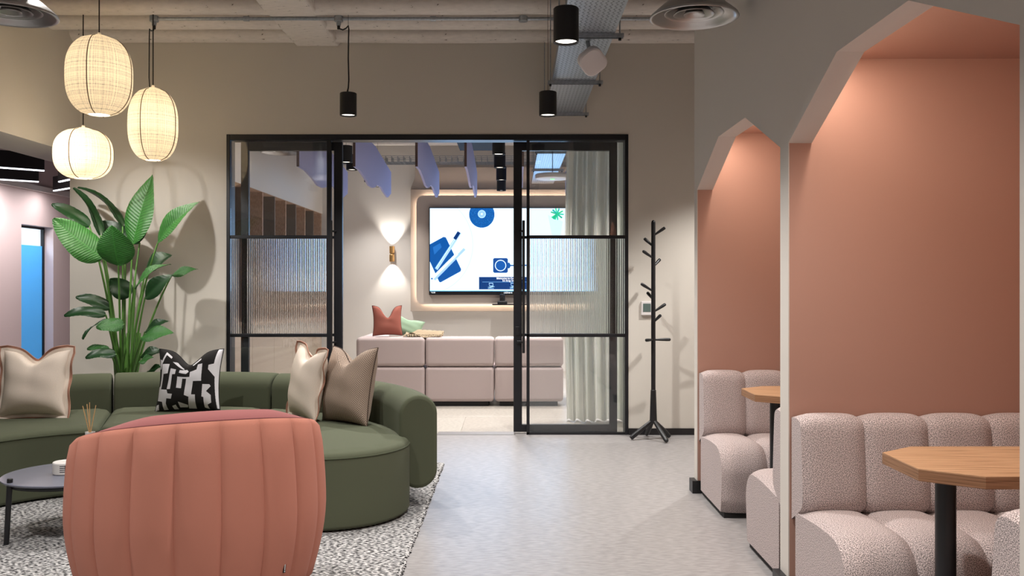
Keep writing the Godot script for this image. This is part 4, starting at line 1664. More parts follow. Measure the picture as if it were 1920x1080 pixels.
# ---------------------------------------------------------------- coffee table and what stands on it
func build_coffee_table() -> void:
	var c := V(-2.13, 0, 4.37)
	var H := 0.292
	var t := thing("coffee_table", "low round grey coffee table with three black legs", "coffee table", c)
	var g := Geo.new()
	g.lathe([Vector2(0.0, H - 0.012), Vector2(0.294, H - 0.012), Vector2(0.300, H - 0.006), Vector2(0.300, H - 0.002), Vector2(0.297, H), Vector2(0.0, H)], c, 64)
	part(t, "tabletop", g, M.table_grey)
	var r := Geo.new()
	r.lathe([Vector2(0.255, H - 0.03), Vector2(0.275, H - 0.03), Vector2(0.275, H - 0.012), Vector2(0.255, H - 0.012)], c, 48, true)
	part(t, "apron", r, M.black_satin)
	for q in [[-2.30, 4.15], [-2.275, 4.625], [-1.865, 4.36]]:
		var l := Geo.new()
		l.cyl(V(q[0] - (c.x - q[0]) * 0.06, 0.012, q[1] + (q[1] - 4.37) * 0.06), V(q[0], H + 0.018, q[1]), 0.0115, 0.0125, 16, 0.003)
		part(t, "leg", l, M.black_satin)
	var tin := thing("candle_tin", "small white lidded candle tin with black bars, on the grey coffee table", "candle", at(114, 889, 4.33))
	var b := V(-2.15, H, 4.35)
	tin.position = b
	var tg := Geo.new()
	var rows := []
	var uvs := []
	for j in 2:
		var line := PackedVector3Array()
		var ul := []
		for i in 49:
			var a := TAU * i / 48.0 + 2.6
			line.append(b + Vector3(cos(a) * 0.052, 0.004 + j * 0.048, sin(a) * 0.052))
			ul.append(Vector2(i / 48.0, 1.0 - j))
		rows.append(line)
		uvs.append(ul)
	tg.grid(rows, false, false, uvs)
	tg.lathe([Vector2(0.0, 0.0), Vector2(0.048, 0.0), Vector2(0.052, 0.004)], b, 48)
	part(tin, "tin_body", tg, M.tin_print, true)
	var lg := Geo.new()
	lg.lathe([Vector2(0.052, 0.052), Vector2(0.051, 0.057), Vector2(0.047, 0.059), Vector2(0.046, 0.056), Vector2(0.0, 0.056)], b, 48)
	part(tin, "lid", lg, M.white_ceramic)
	var vb := V(-2.05, H, 4.40)
	var vs := thing("reed_diffuser", "white ceramic reed diffuser with pale sticks, behind the tub chair", "reed diffuser", vb)
	var vg := Geo.new()
	vg.lathe([Vector2(0.0, 0.0), Vector2(0.03, 0.0), Vector2(0.034, 0.006), Vector2(0.035, 0.06), Vector2(0.032, 0.10), Vector2(0.021, 0.125), Vector2(0.0175, 0.15), Vector2(0.0235, 0.192), Vector2(0.021, 0.192), Vector2(0.014, 0.15), Vector2(0.0, 0.14)], vb, 32)
	part(vs, "vase", vg, M.white_ceramic)
	for q in [[-0.031, 0.318, 0.01], [-0.021, 0.325, -0.012], [0.0, 0.335, 0.006], [0.026, 0.32, -0.004]]:
		var sg := Geo.new()
		sg.cyl(vb + Vector3(q[0] * -0.2, 0.145, 0), vb + Vector3(q[0], q[1], q[2]), 0.0022, 0.0022, 8)
		part(vs, "reed", sg, M.rattan)

# ---------------------------------------------------------------- cushions
# a standing cushion about its bottom middle, facing +z
func cushion(called: String, label: String, w: float, h: float, th: float, chop: float, m: Material, trim: Material, flange: float, print_uv := false) -> Node3D:
	var t := thing(called, label, "cushion")
	var n := 28
	var face := func(u: float, v: float, k: float) -> Vector3:
		var cu := 1.0 - 0.10 * (1.0 - v * v) * absf(u)
		var cv := 1.0 - 0.08 * (1.0 - u * u) * absf(v)
		var x := u * w * 0.5 * cu
		var y := h * 0.5 + v * h * 0.5 * cv
		var top := clampf((v + 0.3) / 1.3, 0.0, 1.0)
		y -= chop * exp(-pow(u / 0.36, 2.0)) * top * top
		var e: float = pow(maxf(0.0, 1.0 - pow(absf(u), 3.0)), 0.6) * pow(maxf(0.0, 1.0 - pow(absf(v), 3.2)), 0.6)
		var fold := -0.22 * chop / 0.1 * exp(-pow(u / 0.16, 2.0)) * top + 0.05 * sin(u * 7.0 + v * 3.0) * top + 0.03 * sin(v * 9.0 + u * 2.0)
		var z := th * 0.5 * e * (1.0 + fold) * k
		return Vector3(x, y, z)
	var g := Geo.new()
	for k in [1.0, -1.0]:
		var rows := []
		var uvs := []
		for j in n + 1:
			var line := PackedVector3Array()
			var ul := []
			for i in n + 1:
				var u := -1.0 + 2.0 * i / n
				var v := -1.0 + 2.0 * j / n
				# gather more points near the rim
				u = sin(u * PI / 2)
				v = sin(v * PI / 2)
				line.append(face.call(u, v, k))
				ul.append(Vector2(0.5 + 0.5 * u, 0.5 - 0.5 * v))
			if k < 0:
				line.reverse()
				ul.reverse()
			rows.append(line)
			uvs.append(ul)
		g.grid(rows, false, false, uvs)
	part(t, "cover", g, m, print_uv)
	# edge: piping or a loose wavy flange
	var rim := PackedVector3Array()
	for i in 96:
		var q := i / 24.0
		var u := 0.0
		var v := 0.0
		var f := fposmod(q, 1.0) * 2.0 - 1.0
		match int(q):
			0: u = f; v = -1.0
			1: u = 1.0; v = f
			2: u = -f; v = 1.0
			3: u = -1.0; v = -f
		rim.append(face.call(u, v, 1.0))
	if flange > 0.0:
		var fg := Geo.new()
		var a := PackedVector3Array()
		var b := PackedVector3Array()
		var b2 := PackedVector3Array()
		for i in 97:
			var p := rim[i % 96]
			var nx := rim[(i + 1) % 96] - rim[(i + 95) % 96]
			var o := Vector3(nx.y, -nx.x, 0).normalized()
			var wave := sin(i * 0.62) * 0.55 + sin(i * 0.27 + 1.0) * 0.45
			a.append(p - o * 0.004)
			b.append(p + o * flange * 0.6 + Vector3(0, 0, wave * flange * 0.45))
			b2.append(p + o * flange + Vector3(0, 0, wave * flange * 0.75))
		fg.grid([a, b])
		part(t, "flange", fg, m)
		var eg := Geo.new()
		var e1 := b.duplicate()
		eg.grid([e1, b2])
		eg.tube(b2, [0.0035], 5, false)
		part(t, "trim_edge", eg, trim)
	else:
		var pg := Geo.new()
		rim.append(rim[0])
		rim.append(rim[1])
		pg.tube(rim, [0.0038], 6, false)
		part(t, "piping", pg, trim)
	return t

func place_cushion(t: Node3D, where: Vector3, turn: float, lean: float, roll := 0.0) -> void:
	t.position = where
	t.basis = Basis(Vector3.UP, turn) * Basis(Vector3.RIGHT, lean) * Basis(Vector3(0, 0, 1), roll)

func build_cushions() -> void:
	var c := cushion("cushion", "cream linen cushion with a frilled terracotta edge, nearest the corridor on the sofa", 0.385, 0.40, 0.17, 0.07, M.linen_cream, M.terracotta_trim, 0.030)
	place_cushion(c, at(60, 781, 5.42), 0.10, -0.20)
	c = cushion("cushion", "black and white abstract print cushion on the green sofa", 0.41, 0.40, 0.16, 0.09, M.print_cotton, M.plinth_black, 0.0, true)
	place_cushion(c, at(352, 773, 5.70), 0.0, -0.18)
	c = cushion("cushion", "cream linen cushion with a terracotta edge leaning against the tweed cushion", 0.40, 0.42, 0.15, 0.06, M.linen_cream, M.terracotta_trim, 0.024)
	place_cushion(c, at(566, 783, 5.42), -0.95, -0.14, -0.06)
	c = cushion("cushion", "brown tweed cushion beside the rounded end of the green sofa", 0.41, 0.45, 0.18, 0.09, M.tweed, M.brown_piping, 0.0)
	place_cushion(c, at(645, 795, 5.24), -0.72, -0.20, 0.02)

# ---------------------------------------------------------------- plant
func leaf_mesh(b: Vector3, tip: Vector3, width: float, face: Vector3, sag: float, fold: float) -> Geo:
	var g := Geo.new()
	var n := 22
	var rows := []
	var dir := tip - b
	var len := dir.length()
	var t0 := dir.normalized()
	var nrm := (face - t0 * face.dot(t0)).normalized()
	var side := t0.cross(nrm).normalized()
	for i in n + 1:
		var t := float(i) / n
		var c := b + dir * t + nrm * sag * len * sin(t * PI) + Vector3.DOWN * absf(sag) * len * 0.5 * t * t
		var w := width * 0.5 * pow(sin(PI * pow(t * 0.985 + 0.008, 0.72)), 0.75)
		var line := PackedVector3Array()
		for j in 13:
			var s := -1.0 + j / 6.0
			var lift := fold * absf(s) * w + 0.0015 * sin(t * 85.0 - absf(s) * 7.0) * absf(s)
			var curl := -0.14 * w * s * s * s * s
			line.append(c + side * s * w * (1.0 - 0.12 * fold) + nrm * (lift + curl) + nrm * 0.010 * sin(t * 7.0 + s * 2.0) * absf(s))
		rows.append(line)
	g.grid(rows)
	return g

func build_plant() -> void:
	var D := 6.72
	var foot := at(237, 533 + 2040.0 / D, D)
	foot.y = 0.0
	var pl := thing("potted_plant", "tall potted plant with broad glossy green leaves behind the sofa", "plant", foot)
	var pg := Geo.new()
	pg.lathe([Vector2(0.0, 0.0), Vector2(0.15, 0.0), Vector2(0.165, 0.01), Vector2(0.19, 0.36), Vector2(0.18, 0.365), Vector2(0.165, 0.34), Vector2(0.0, 0.33)], foot, 40)
	part(pl, "pot", pg, M.pot_grey)
	var sg := Geo.new()
	sg.lathe([Vector2(0.168, 0.335), Vector2(0.1, 0.35), Vector2(0.0, 0.355)], foot, 24)
	part(pl, "soil", sg, M.soil)
	# base x, base y, tip x, tip y, width in px; depth of base and tip; facing; sag; fold; dark; stem foot x
	var L := [
		[249, 457, 286, 326, 60, 6.70, 6.75, Vector3(-0.3, 0.1, 1), 0.02, 0.22, 0, 240],
		[193, 484, 100, 408, 74, 6.50, 6.32, Vector3(0.25, 0.75, 0.75), -0.03, 0.10, 0, 212],
		[222, 498, 210, 421, 68, 6.46, 6.36, Vector3(0.05, 0.15, 1), 0.04, 0.06, 0, 222],
		[168, 424, 97, 380, 34, 6.70, 6.62, Vector3(0.2, 0.6, 0.6), 0.06, 0.25, 1, 216],
		[188, 441, 138, 349, 34, 6.75, 6.85, Vector3(0.9, 0.3, 0.25), 0.05, 0.55, 1, 218],
		[230, 424, 146, 346, 32, 6.80, 6.90, Vector3(0.55, 0.75, 0.15), 0.08, 0.55, 1, 226],
		[236, 455, 190, 415, 46, 6.85, 6.90, Vector3(0.2, 0.3, 1), 0.0, 0.1, 1, 228],
		[262, 455, 240, 408, 44, 6.85, 6.90, Vector3(-0.2, 0.3, 1), 0.0, 0.1, 1, 236],
		[296, 455, 375, 375, 46, 6.60, 6.50, Vector3(-0.45, 0.35, 0.75), 0.05, 0.45, 0, 238],
		[274, 503, 323, 476, 38, 6.75, 6.70, Vector3(-0.2, 0.5, 0.9), 0.10, 0.15, 1, 246],
		[254, 543, 320, 491, 34, 6.55, 6.50, Vector3(-0.5, 0.7, 0.5), 0.10, 0.40, 0, 250],
		[272, 558, 324, 513, 36, 6.50, 6.44, Vector3(-0.3, 0.2, 1), 0.06, 0.25, 1, 254],
		[322, 516, 371, 503, 20, 6.62, 6.60, Vector3(0, 0.6, 0.8), 0.06, 0.15, 0, 258],
		[243, 556, 206, 522, 40, 6.75, 6.72, Vector3(0.1, 0.4, 0.9), 0.02, 0.15, 1, 240],
		[207, 578, 142, 554, 30, 6.72, 6.66, Vector3(0.2, 0.6, 0.7), 0.08, 0.25, 1, 226],
		[198, 590, 120, 588, 30, 6.55, 6.50, Vector3(0.1, 0.7, 0.7), 0.10, 0.30, 1, 222],
		[232, 608, 180, 612, 34, 6.42, 6.36, Vector3(0.1, 0.6, 0.8), 0.06, 0.12, 0, 226],
		[200, 600, 154, 633, 14, 6.50, 6.46, Vector3(-0.5, 0.6, 0.6), 0.10, 0.3, 1, 220],
		[266, 632, 326, 622, 36, 6.45, 6.38, Vector3(0.0, 0.7, 0.7), 0.08, 0.12, 0, 248],
		[272, 622, 318, 600, 26, 6.60, 6.55, Vector3(0.0, 0.7, 0.7), 0.08, 0.2, 1, 250],
		[264, 668, 309, 657, 24, 6.60, 6.56, Vector3(0.0, 0.6, 0.7), 0.12, 0.2, 1, 252],
		[217, 664, 160, 668, 28, 6.45, 6.40, Vector3(0.0, 0.7, 0.7), 0.10, 0.25, 1, 228],
		[205, 656, 163, 652, 20, 6.55, 6.50, Vector3(0.0, 0.7, 0.7), 0.10, 0.2, 0, 226],
		[262, 678, 288, 670, 20, 6.50, 6.46, Vector3(0.0, 0.7, 0.7), 0.05, 0.2, 0, 250],
		[278, 696, 308, 686, 16, 6.55, 6.50, Vector3(0.0, 0.7, 0.7), 0.06, 0.2, 1, 256],
	]
	for a in L:
		var b := at(a[0], a[1], a[5])
		var tip := at(a[2], a[3], a[6])
		var lf := part(pl, "leaf", leaf_mesh(b, tip, a[4] * a[5] / 1700.0, a[7], a[8], a[9]), M.leaf_dark if a[10] else M.leaf_green, true)
		var f := at(a[11], 690, D)
		f = Vector3(lerpf(foot.x, f.x, 0.8), 0.34, foot.z + (a[11] - 237) * 0.002)
		var mid := (b + f) * 0.5 + Vector3((f.x - b.x) * 0.35, 0, (f.z - b.z) * 0.3)
		var path := PackedVector3Array()
		for k in 13:
			var t := k / 12.0
			path.append(f.lerp(mid, t).lerp(mid.lerp(b, t), t))
		# the midrib goes on along the leaf
		var rad := []
		for k in 13: rad.append(lerpf(0.012, 0.0055, k / 12.0))
		var stg := Geo.new()
		stg.tube(path, rad, 8)
		part(lf, "leaf_stalk", stg, M.stem_green)
	for k in 6:
		var x := 214.0 + k * 10
		var stg := Geo.new()
		var f := Vector3(foot.x + (k - 2.5) * 0.025, 0.34, foot.z + (0.03 if k % 2 else -0.02))
		stg.tube(PackedVector3Array([f, f + Vector3((k - 2.5) * 0.008, 0.25, 0), f + Vector3((k - 2.5) * 0.02, 0.50, 0)]), [0.022, 0.020, 0.008], 10)
		part(pl, "sheath", stg, M.stem_green)

# ---------------------------------------------------------------- lanterns
func build_pendants() -> void:
	# middle x, top y, bottom y and half width in the picture, depth, label
	var P := [
		[186.0, 70.0, 216.0, 59.0, 6.0, "large tall linen lantern, the topmost of the three"],
		[287.0, 168.0, 301.0, 44.5, 6.4, "narrow linen lantern hanging from the junction box"],
		[156.0, 243.0, 335.0, 52.0, 6.4, "small round linen lantern, the lowest of the three"],
	]
	for q in P:
		var d: float = q[4]
		var top := at(q[0], q[1], d)
		var bot := at(q[0], q[2], d)
		var R: float = q[3] * d / 1700.0
		var H := top.y - bot.y
		var c := (top + bot) * 0.5
		var t := thing("lantern_pendant", q[5], "pendant lamp", Vector3(c.x, bot.y, c.z))
		var prof := []
		for k in 29:
			var s := -1.0 + 2.0 * k / 28.0
			prof.append(Vector2(R * (0.33 + 0.67 * pow(maxf(0.0, 1.0 - pow(absf(s), 2.7)), 0.62)), s * H * 0.5))
		var g := Geo.new()
		var rows := []
		var uvs := []
		for p in prof:
			var line := PackedVector3Array()
			var ul := []
			for i in 65:
				var a := TAU * i / 64.0
				# the cloth is drawn in a little between its four wires
				var pull := 1.0 - 0.012 * (0.5 - 0.5 * cos(a * 4.0 + 1.2))
				line.append(c + Vector3(cos(a) * p.x * pull, p.y, sin(a) * p.x * pull))
				ul.append(Vector2(i / 64.0, p.y / H))
			rows.append(line)
			uvs.append(ul)
		g.grid(rows, false, false, uvs)
		part(t, "lamp_shade", g, M.lantern_linen, true)
		for k in 4:
			var a: float = TAU * (k + 0.5) / 4.0 + [0.72, 0.92, 0.82][P.find(q)]
			var path := PackedVector3Array()
			for p in prof: path.append(c + Vector3(cos(a) * (p.x + 0.0005), p.y, sin(a) * (p.x + 0.0005)))
			var sg := Geo.new()
			sg.tube(path, [0.0032], 6)
			part(t, "seam", sg, M.lantern_seam)
		var bg := Geo.new()
		bg.lathe([Vector2(0.0, 0.0), Vector2(R * 0.33, 0.0), Vector2(R * 0.34, 0.004), Vector2(0.0, 0.006)], bot + Vector3(0, 0.004, 0), 32)
		part(t, "lamp_diffuser", bg, M.lamp_glow)
		var cap := Geo.new()
		cap.lathe([Vector2(R * 0.33, 0.0), Vector2(R * 0.2, 0.010), Vector2(0.012, 0.012), Vector2(0.010, 0.03), Vector2(0.0, 0.03)], top, 24)
		part(t, "top_cap", cap, M.lantern_linen)
		var cg := Geo.new()
		cg.tube(PackedVector3Array([top + Vector3(0, 0.02, 0), Vector3(top.x, TOP - 0.1, top.z), Vector3(top.x, TOP, top.z)]), [0.0042], 8)
		part(t, "cord", cg, M.black_cord)
		omni(t, c + Vector3(0, 0.02, 0), Color(1.0, 0.965, 0.91), 0.07, 0.05)
		spot(t, bot - Vector3(0, 0.01, 0), Vector3.DOWN, Color(1.0, 0.97, 0.92), 0.35, 70.0, R * 0.3)
	# loose second cord of the narrow lantern, from the junction box
	var n := thing("lamp_cord", "thin black cord looping from the junction box to the narrow lantern", "cord", at(283, 60, 6.43))
	var ng := Geo.new()
	ng.tube(PackedVector3Array([at(290, 47, 6.43), at(288, 57, 6.42), at(283, 58, 6.41), at(280.5, 54, 6.40), at(280, 70, 6.40), at(279.5, 145, 6.40), at(281, 168, 6.40)]), [0.004], 8)
	part(n, "cord", ng, M.black_cord)

# ---------------------------------------------------------------- black spotlights
func make_spot(where: Vector3, label: String, energy: float, angle: float, towards := Vector3.DOWN, group := "", cord := true, col := Color(1.0, 0.985, 0.97)) -> Node3D:
	# where is the middle of the lower rim
	var t := thing("cylinder_spotlight", label, "spotlight", where, group)
	var b := Basis()
	if towards != Vector3.DOWN:
		b = Basis(Quaternion(Vector3.DOWN, towards.normalized()))
	var g := Geo.new()
	g.xf = Transform3D(b, where)
	g.lathe([Vector2(0.0, 0.160), Vector2(0.055, 0.160), Vector2(0.059, 0.156), Vector2(0.059, 0.0), Vector2(0.056, 0.0), Vector2(0.052, 0.03), Vector2(0.0, 0.032)], Vector3.ZERO, 36)
	part(t, "housing", g, M.black_lamp)
	var e := Geo.new()
	e.xf = g.xf
	e.lathe([Vector2(0.0, 0.010), Vector2(0.050, 0.010), Vector2(0.050, 0.016), Vector2(0.0, 0.016)], Vector3.ZERO, 28)
	part(t, "lamp_lens", e, M.lamp_glow)
	if energy > 0.0: spot(t, where + b * Vector3(0, -0.006, 0), towards, col, energy, angle, 0.03)
	if cord:
		var w := Geo.new()
		var top := where + b * Vector3(0, 0.160, 0)
		w.cyl(top, Vector3(top.x, TOP, top.z), 0.0015, 0.0015, 6)
		part(t, "wire", w, M.black_cord)
	return t

func build_spots() -> void:
	make_spot(V(0.248, 2.319, 4.2), "black cylinder spotlight beside the cable tray, below the ceiling beams", 2.3, 60.0)
	make_spot(V(0.238, 2.334, 6.1), "black cylinder spotlight under the cable tray near the doors", 3.4, 60.0)
	var s := make_spot(at(653, 217, 6.4), "black cylinder spotlight on a curved cord above the sliding door by the shelving", 3.4, 60.0)
	# curly cord of that one, up to its junction box
	var g := Geo.new()
	g.tube(PackedVector3Array([at(651, 172, 6.4), at(653, 165, 6.4), at(654, 150, 6.4), at(653, 110, 6.4), at(653.5, 70, 6.4), at(654, 55, 6.4), at(653, 48, 6.4), at(649, 53, 6.41), at(643, 56, 6.42), at(637, 54, 6.43), at(634, 48, 6.44), at(634, 42, 6.44)]), [0.005], 8)
	part(s, "cord", g, M.black_cord)
	# spotlights of the same row, out of the picture
	var lab := "black cylinder spotlight hanging over the lounge"
	for p in [[0.28, 2.42, 2.8], [0.28, 2.42, 1.0], [-1.16, 2.42, 2.7], [-2.6, 2.42, 2.7], [-1.16, 2.42, 0.9], [-2.6, 2.42, 0.9]]:
		make_spot(V(p[0], p[1], p[2]), lab, 2.6, 60.0, Vector3.DOWN, "spotlights over the lounge")
	make_spot(V(1.70, 2.39, 6.4), "black cylinder spotlight in the passage behind the booths", 3.4, 60.0)
	# accent spotlight on the plant
	var a := V(-3.34, 2.46, 5.30)
	make_spot(a, "black accent spotlight turned to the plant", 3.0, 34.0, at(250, 520, 6.8) - a, "", true)
	for p in [[-2.25, 4.45], [-1.0, 4.7]]:
		make_spot(V(p[0], 2.95, p[1]), "black cylinder spotlight fixed high over the coffee table", 2.6, 62.0, Vector3.DOWN, "spotlights over the coffee table")
	# event room
	for p in [[935, 290, 8.3], [937, 315, 9.3], [940, 338, 10.5], [940, 358, 11.6]]:
		make_spot(at(p[0], p[1], p[2]), "black downlight in the row leading up to the display", 3.6, 60.0, Vector3.DOWN, "downlights in front of the display", true, Color(1.0, 0.98, 0.96))
	for p in [[649, 305, 8.6], [660, 319, 9.4], [692, 341, 10.9], [708, 350, 11.8]]:
		make_spot(at(p[0], p[1], p[2]), "black downlight in the row leading up to the brass wall light", 1.6, 60.0, Vector3.DOWN, "downlights in front of the wall light", true, Color(1.0, 0.98, 0.96))
	for d in [8.6, 10.8]:
		make_spot(V(1.4, 2.45, d), "black downlight behind the white curtain", 3.6, 60.0, Vector3.DOWN, "downlights behind the curtain", true, Color(1.0, 0.98, 0.96))

# ---------------------------------------------------------------- trays, diffusers, conduit
func tray(x0: float, x1: float, y: float, d0: float, d1: float, bars: Array, label: String) -> void:
	var t := thing("cable_tray", label, "cable tray", V((x0 + x1) / 2, y, (d0 + d1) / 2))
	var g := Geo.new()
	var rep := (d1 - d0) / 0.10
	var rows := [PackedVector3Array([V(x0, y, d0), V(x1, y, d0)]), PackedVector3Array([V(x0, y, d1), V(x1, y, d1)])]
	g.grid(rows, false, false, [[Vector2(0, 0), Vector2((x1 - x0) / 0.10, 0)], [Vector2(0, rep), Vector2((x1 - x0) / 0.10, rep)]])
	part(t, "perforated_bed", g, M.perforated_steel, true)
	for x in [x0, x1]:
		var s := Geo.new()
		addbox(s, x - 0.0012, x + 0.0012, y, y + 0.05, d0, d1)
		part(t, "side_flange", s, M.galvanised)
	# cables lying in the tray
	for k in 11:
		var x := lerpf(x0 + 0.02, x1 - 0.02, k / 10.0)
		var cb := Geo.new()
		var path := PackedVector3Array()
		for i in 9: path.append(V(x + 0.004 * sin(i * 1.7 + k), y + 0.016 + 0.002 * (k % 2), lerpf(d0, d1, i / 8.0)))
		cb.tube(path, [0.0135], 6)
		part(t, "cable", cb, M.black_cord if k % 3 else M.cable_grey)
	for b in bars:
		var s := Geo.new()
		# open channel seen from below
		addbox(s, x0 - 0.03, x1 + 0.05, y - 0.004, y - 0.001, b - 0.02, b + 0.02)
		addbox(s, x0 - 0.03, x1 + 0.05, y - 0.022, y - 0.004, b - 0.02, b - 0.017)
		addbox(s, x0 - 0.03, x1 + 0.05, y - 0.022, y - 0.004, b + 0.017, b + 0.02)
		var br := part(t, "support_channel", s, M.galvanised)
		for x in [x0 - 0.012, x1 + 0.03]:
			var r := Geo.new()
			r.cyl(V(x, y - 0.035, b), V(x, 3.108 if d0 < 7.0 else 3.062, b), 0.004, 0.004, 8)
			part(br, "threaded_rod", r, M.galvanised)
			var nut := Geo.new()
			nut.cyl(V(x, y - 0.036, b), V(x, y - 0.022, b), 0.009, 0.009, 6)
			part(br, "nut", nut, M.black_satin)

func diffuser(c: Vector3, label: String, r: float) -> void:
	# c is the middle of the lower rim
	var t := thing("air_diffuser", label, "air diffuser", c)
	var k := r / 0.195
	var g := Geo.new()
	g.lathe([Vector2(0.10 * k, 0.075 * k), Vector2(0.13 * k, 0.066 * k), Vector2(0.165 * k, 0.036 * k), Vector2(0.190 * k, 0.014 * k), Vector2(0.195 * k, 0.004 * k), Vector2(0.190 * k, 0.0), Vector2(0.180 * k, 0.004 * k), Vector2(0.172 * k, 0.016 * k), Vector2(0.155 * k, 0.034 * k), Vector2(0.125 * k, 0.058 * k), Vector2(0.096 * k, 0.066 * k)], c, 56, true)
	part(t, "outer_cone", g, M.aluminium)
	for q in [[0.130, 0.022], [0.090, 0.018], [0.045, 0.014]]:
		var rr: float = q[0] * k
		var y: float = q[1] * k
		var s := Geo.new()
		if q[0] > 0.05:
			s.lathe([Vector2(rr, y), Vector2(rr - 0.003 * k, y - 0.002 * k), Vector2(rr - 0.012 * k, y + 0.004 * k), Vector2(rr - 0.034 * k, y + 0.03 * k), Vector2(rr - 0.03 * k, y + 0.032 * k), Vector2(rr - 0.008 * k, y + 0.010 * k)], c, 48, true)
		else:
			s.lathe([Vector2(0.0, y + 0.016 * k), Vector2(rr * 0.5, y + 0.014 * k), Vector2(rr, y), Vector2(rr, y + 0.006 * k), Vector2(rr * 0.7, y + 0.03 * k), Vector2(0.0, y + 0.03 * k)], c, 40)
		part(t, "inner_cone", s, M.aluminium)
	var n := Geo.new()
	n.lathe([Vector2(0.10 * k, 0.066 * k), Vector2(0.10 * k, TOP - c.y), Vector2(0.094 * k, TOP - c.y), Vector2(0.094 * k, 0.066 * k)], c, 40, true)
	part(t, "duct_neck", n, M.galvanised)

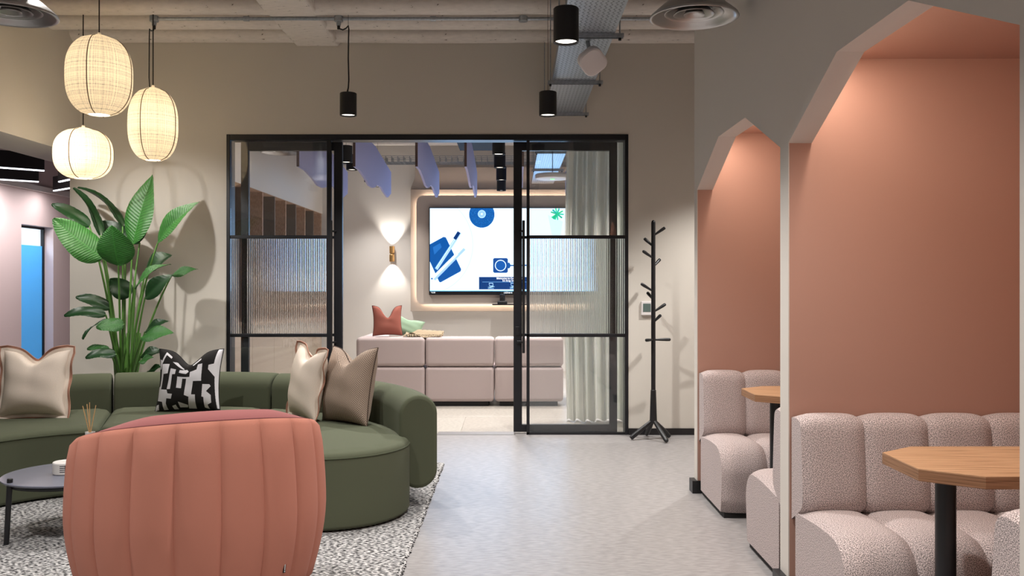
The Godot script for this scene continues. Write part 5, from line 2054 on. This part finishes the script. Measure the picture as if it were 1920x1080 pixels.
func build_services() -> void:
	tray(0.264, 0.55, 2.553, 3.3, 7.21, [7.15, 6.03, 4.90], "galvanised perforated cable tray under the white lounge ceiling")
	diffuser(at(1301.5, 30, 4.0) - Vector3(0, 0.012, 0), "round metal air diffuser beside the booth front", 0.195)
	diffuser(at(20, 25, 4.0) - Vector3(0, 0.012, 0), "round metal air diffuser near the linen lanterns", 0.195)
	# conduit with junction boxes under the ribs
	var c := thing("conduit", "thin steel conduit with junction boxes under the ceiling ribs", "conduit", at(660, 33, 6.44))
	var d := 6.44
	var g := Geo.new()
	g.cyl(V((290 - 961.0) * d / 1700, 3.086, d), V(1.05, 3.086, d), 0.0125, 0.0125, 12)
	part(c, "pipe", g, M.galvanised)
	for px in [462.0, 650.0 + 162.0]:
		var r := Geo.new()
		var x: float = (px - 961.0) * d / 1700.0
		r.cyl(V(x - 0.02, 3.086, d), V(x + 0.02, 3.086, d), 0.018, 0.018, 14)
		part(c, "coupling", r, M.galvanised)
	for px in [289.0, 635.0, 981.0]:
		var b := Geo.new()
		var x: float = (px - 961.0) * d / 1700.0
		b.cyl(V(x, 3.065, d), V(x, 3.105, d), 0.032, 0.032, 20, 0.004)
		if px < 900: b.cyl(V(x, 3.035, d), V(x, 3.065, d), 0.015, 0.018, 14)
		var jb := part(c, "junction_box", b, M.galvanised)
		if px < 900:
			var gl := Geo.new()
			gl.cyl(V(x, 3.012, d), V(x, 3.036, d), 0.011, 0.011, 12)
			part(jb, "cable_gland", gl, M.black_cord)
	# wireless access point, clipped to the tray
	var ap := thing("access_point", "white rounded wireless access point tilted on the cable tray", "access point", at(1110, 112, 5.0))
	var p := at(1110, 114, 5.0)
	var rr := rounded_rect(0.142, 0.142, 0.048, 8)
	var bx := Basis(Vector3(0, 0, 1), deg_to_rad(37)) 
	bx = Basis(Vector3(1, 0, 0), deg_to_rad(32)) * Basis(Vector3(0, 1, 0), deg_to_rad(10)) * bx
	var ag := Geo.new()
	var fr := []
	for q in [-0.02, 0.005, 0.03]: fr.append(Transform3D(bx, p + bx.z * q))
	ag.sweep(fr, rr[0], rr[1], 0.008)
	part(ap, "body", ag, M.white_plastic)
	var ag2 := Geo.new()
	var r3 := rounded_rect(0.12, 0.12, 0.044, 8)
	var fr2 := []
	for q in [0.029, 0.032, 0.0335]: fr2.append(Transform3D(bx, p + bx.z * q + bx.y * 0.006))
	ag2.sweep(fr2, r3[0], r3[1], 0.001)
	part(ap, "cover", ag2, M.white_plastic)
	var br := Geo.new()
	br.cyl(p - bx.z * 0.02, Vector3(p.x - 0.02, 2.56, p.z - 0.06), 0.012, 0.012, 10)
	part(ap, "bracket", br, M.galvanised)
	# wall thermostat
	var th := thing("thermostat", "white wall thermostat with a grey display, behind the coat stand", "thermostat", at(1213, 578, BACK))
	var tg := Geo.new()
	tg.rbox(at(1213, 578, BACK - 0.012), Vector3(0.092, 0.112, 0.024), 0.005)
	part(th, "case", tg, M.white_plastic)
	var dg := Geo.new()
	dg.rbox(at(1213, 577, BACK - 0.0245), Vector3(0.062, 0.066, 0.003), 0.001, 1)
	part(th, "display", dg, M.lcd_grey)

# ---------------------------------------------------------------- coat stand
func build_coat_stand() -> void:
	var d := 7.0
	var X := (1225.0 - 961.0) * d / 1700.0
	var t := thing("coat_stand", "black wooden tree coat stand beside the glass doors", "coat stand", V(X, 0, d))
	var g := Geo.new()
	g.tube(PackedVector3Array([V(X, 0.22, d), V(X, 1.675, d), V(X, 1.688, d), V(X, 1.695, d)]), [0.0175, 0.0165, 0.013, 0.005], 20)
	part(t, "pole", g, M.black_satin)
	var s := Geo.new()
	s.cyl(V(X, 0.128, d), V(X, 0.385, d), 0.029, 0.021, 20, 0.003)
	part(t, "sleeve", s, M.black_satin)
	# pegs: attachment height, reach along x, reach in depth, rise
	var pegs := [[1.575, 0.088, -0.02, 0.062], [1.49, -0.066, 0.03, 0.066], [1.40, -0.086, -0.03, 0.057], [1.335, 0.060, 0.05, 0.060], [1.145, -0.098, -0.02, 0.060], [1.08, -0.036, 0.07, 0.056], [0.985, 0.100, 0.03, 0.062], [0.905, 0.045, -0.075, 0.060], [0.772, -0.068, -0.07, 0.0], [0.772, 0.136, 0.02, 0.0]]
	for p in pegs:
		var a := V(X, p[0], d)
		var b := V(X + p[1], p[0] + p[3], d + p[2])
		var e := (b - a)
		var q := Geo.new()
		q.tube(PackedVector3Array([a, a + e * 0.2, a + e * 0.75, a + e * 0.95, b]), [0.008, 0.008, 0.0125, 0.012, 0.007], 14)
		part(t, "peg", q, M.black_satin)
	for l in [[-0.178, -0.02], [0.078, -0.16], [0.135, 0.06], [-0.03, 0.16]]:
		var q := Geo.new()
		var a := V(X, 0.155, d)
		var b := V(X + l[0], 0.014, d + l[1])
		q.tube(PackedVector3Array([a, a.lerp(b, 0.3), a.lerp(b, 0.6), a.lerp(b, 0.95), b]), [0.013, 0.016, 0.019, 0.018, 0.013], 14)
		part(t, "leg", q, M.black_satin)
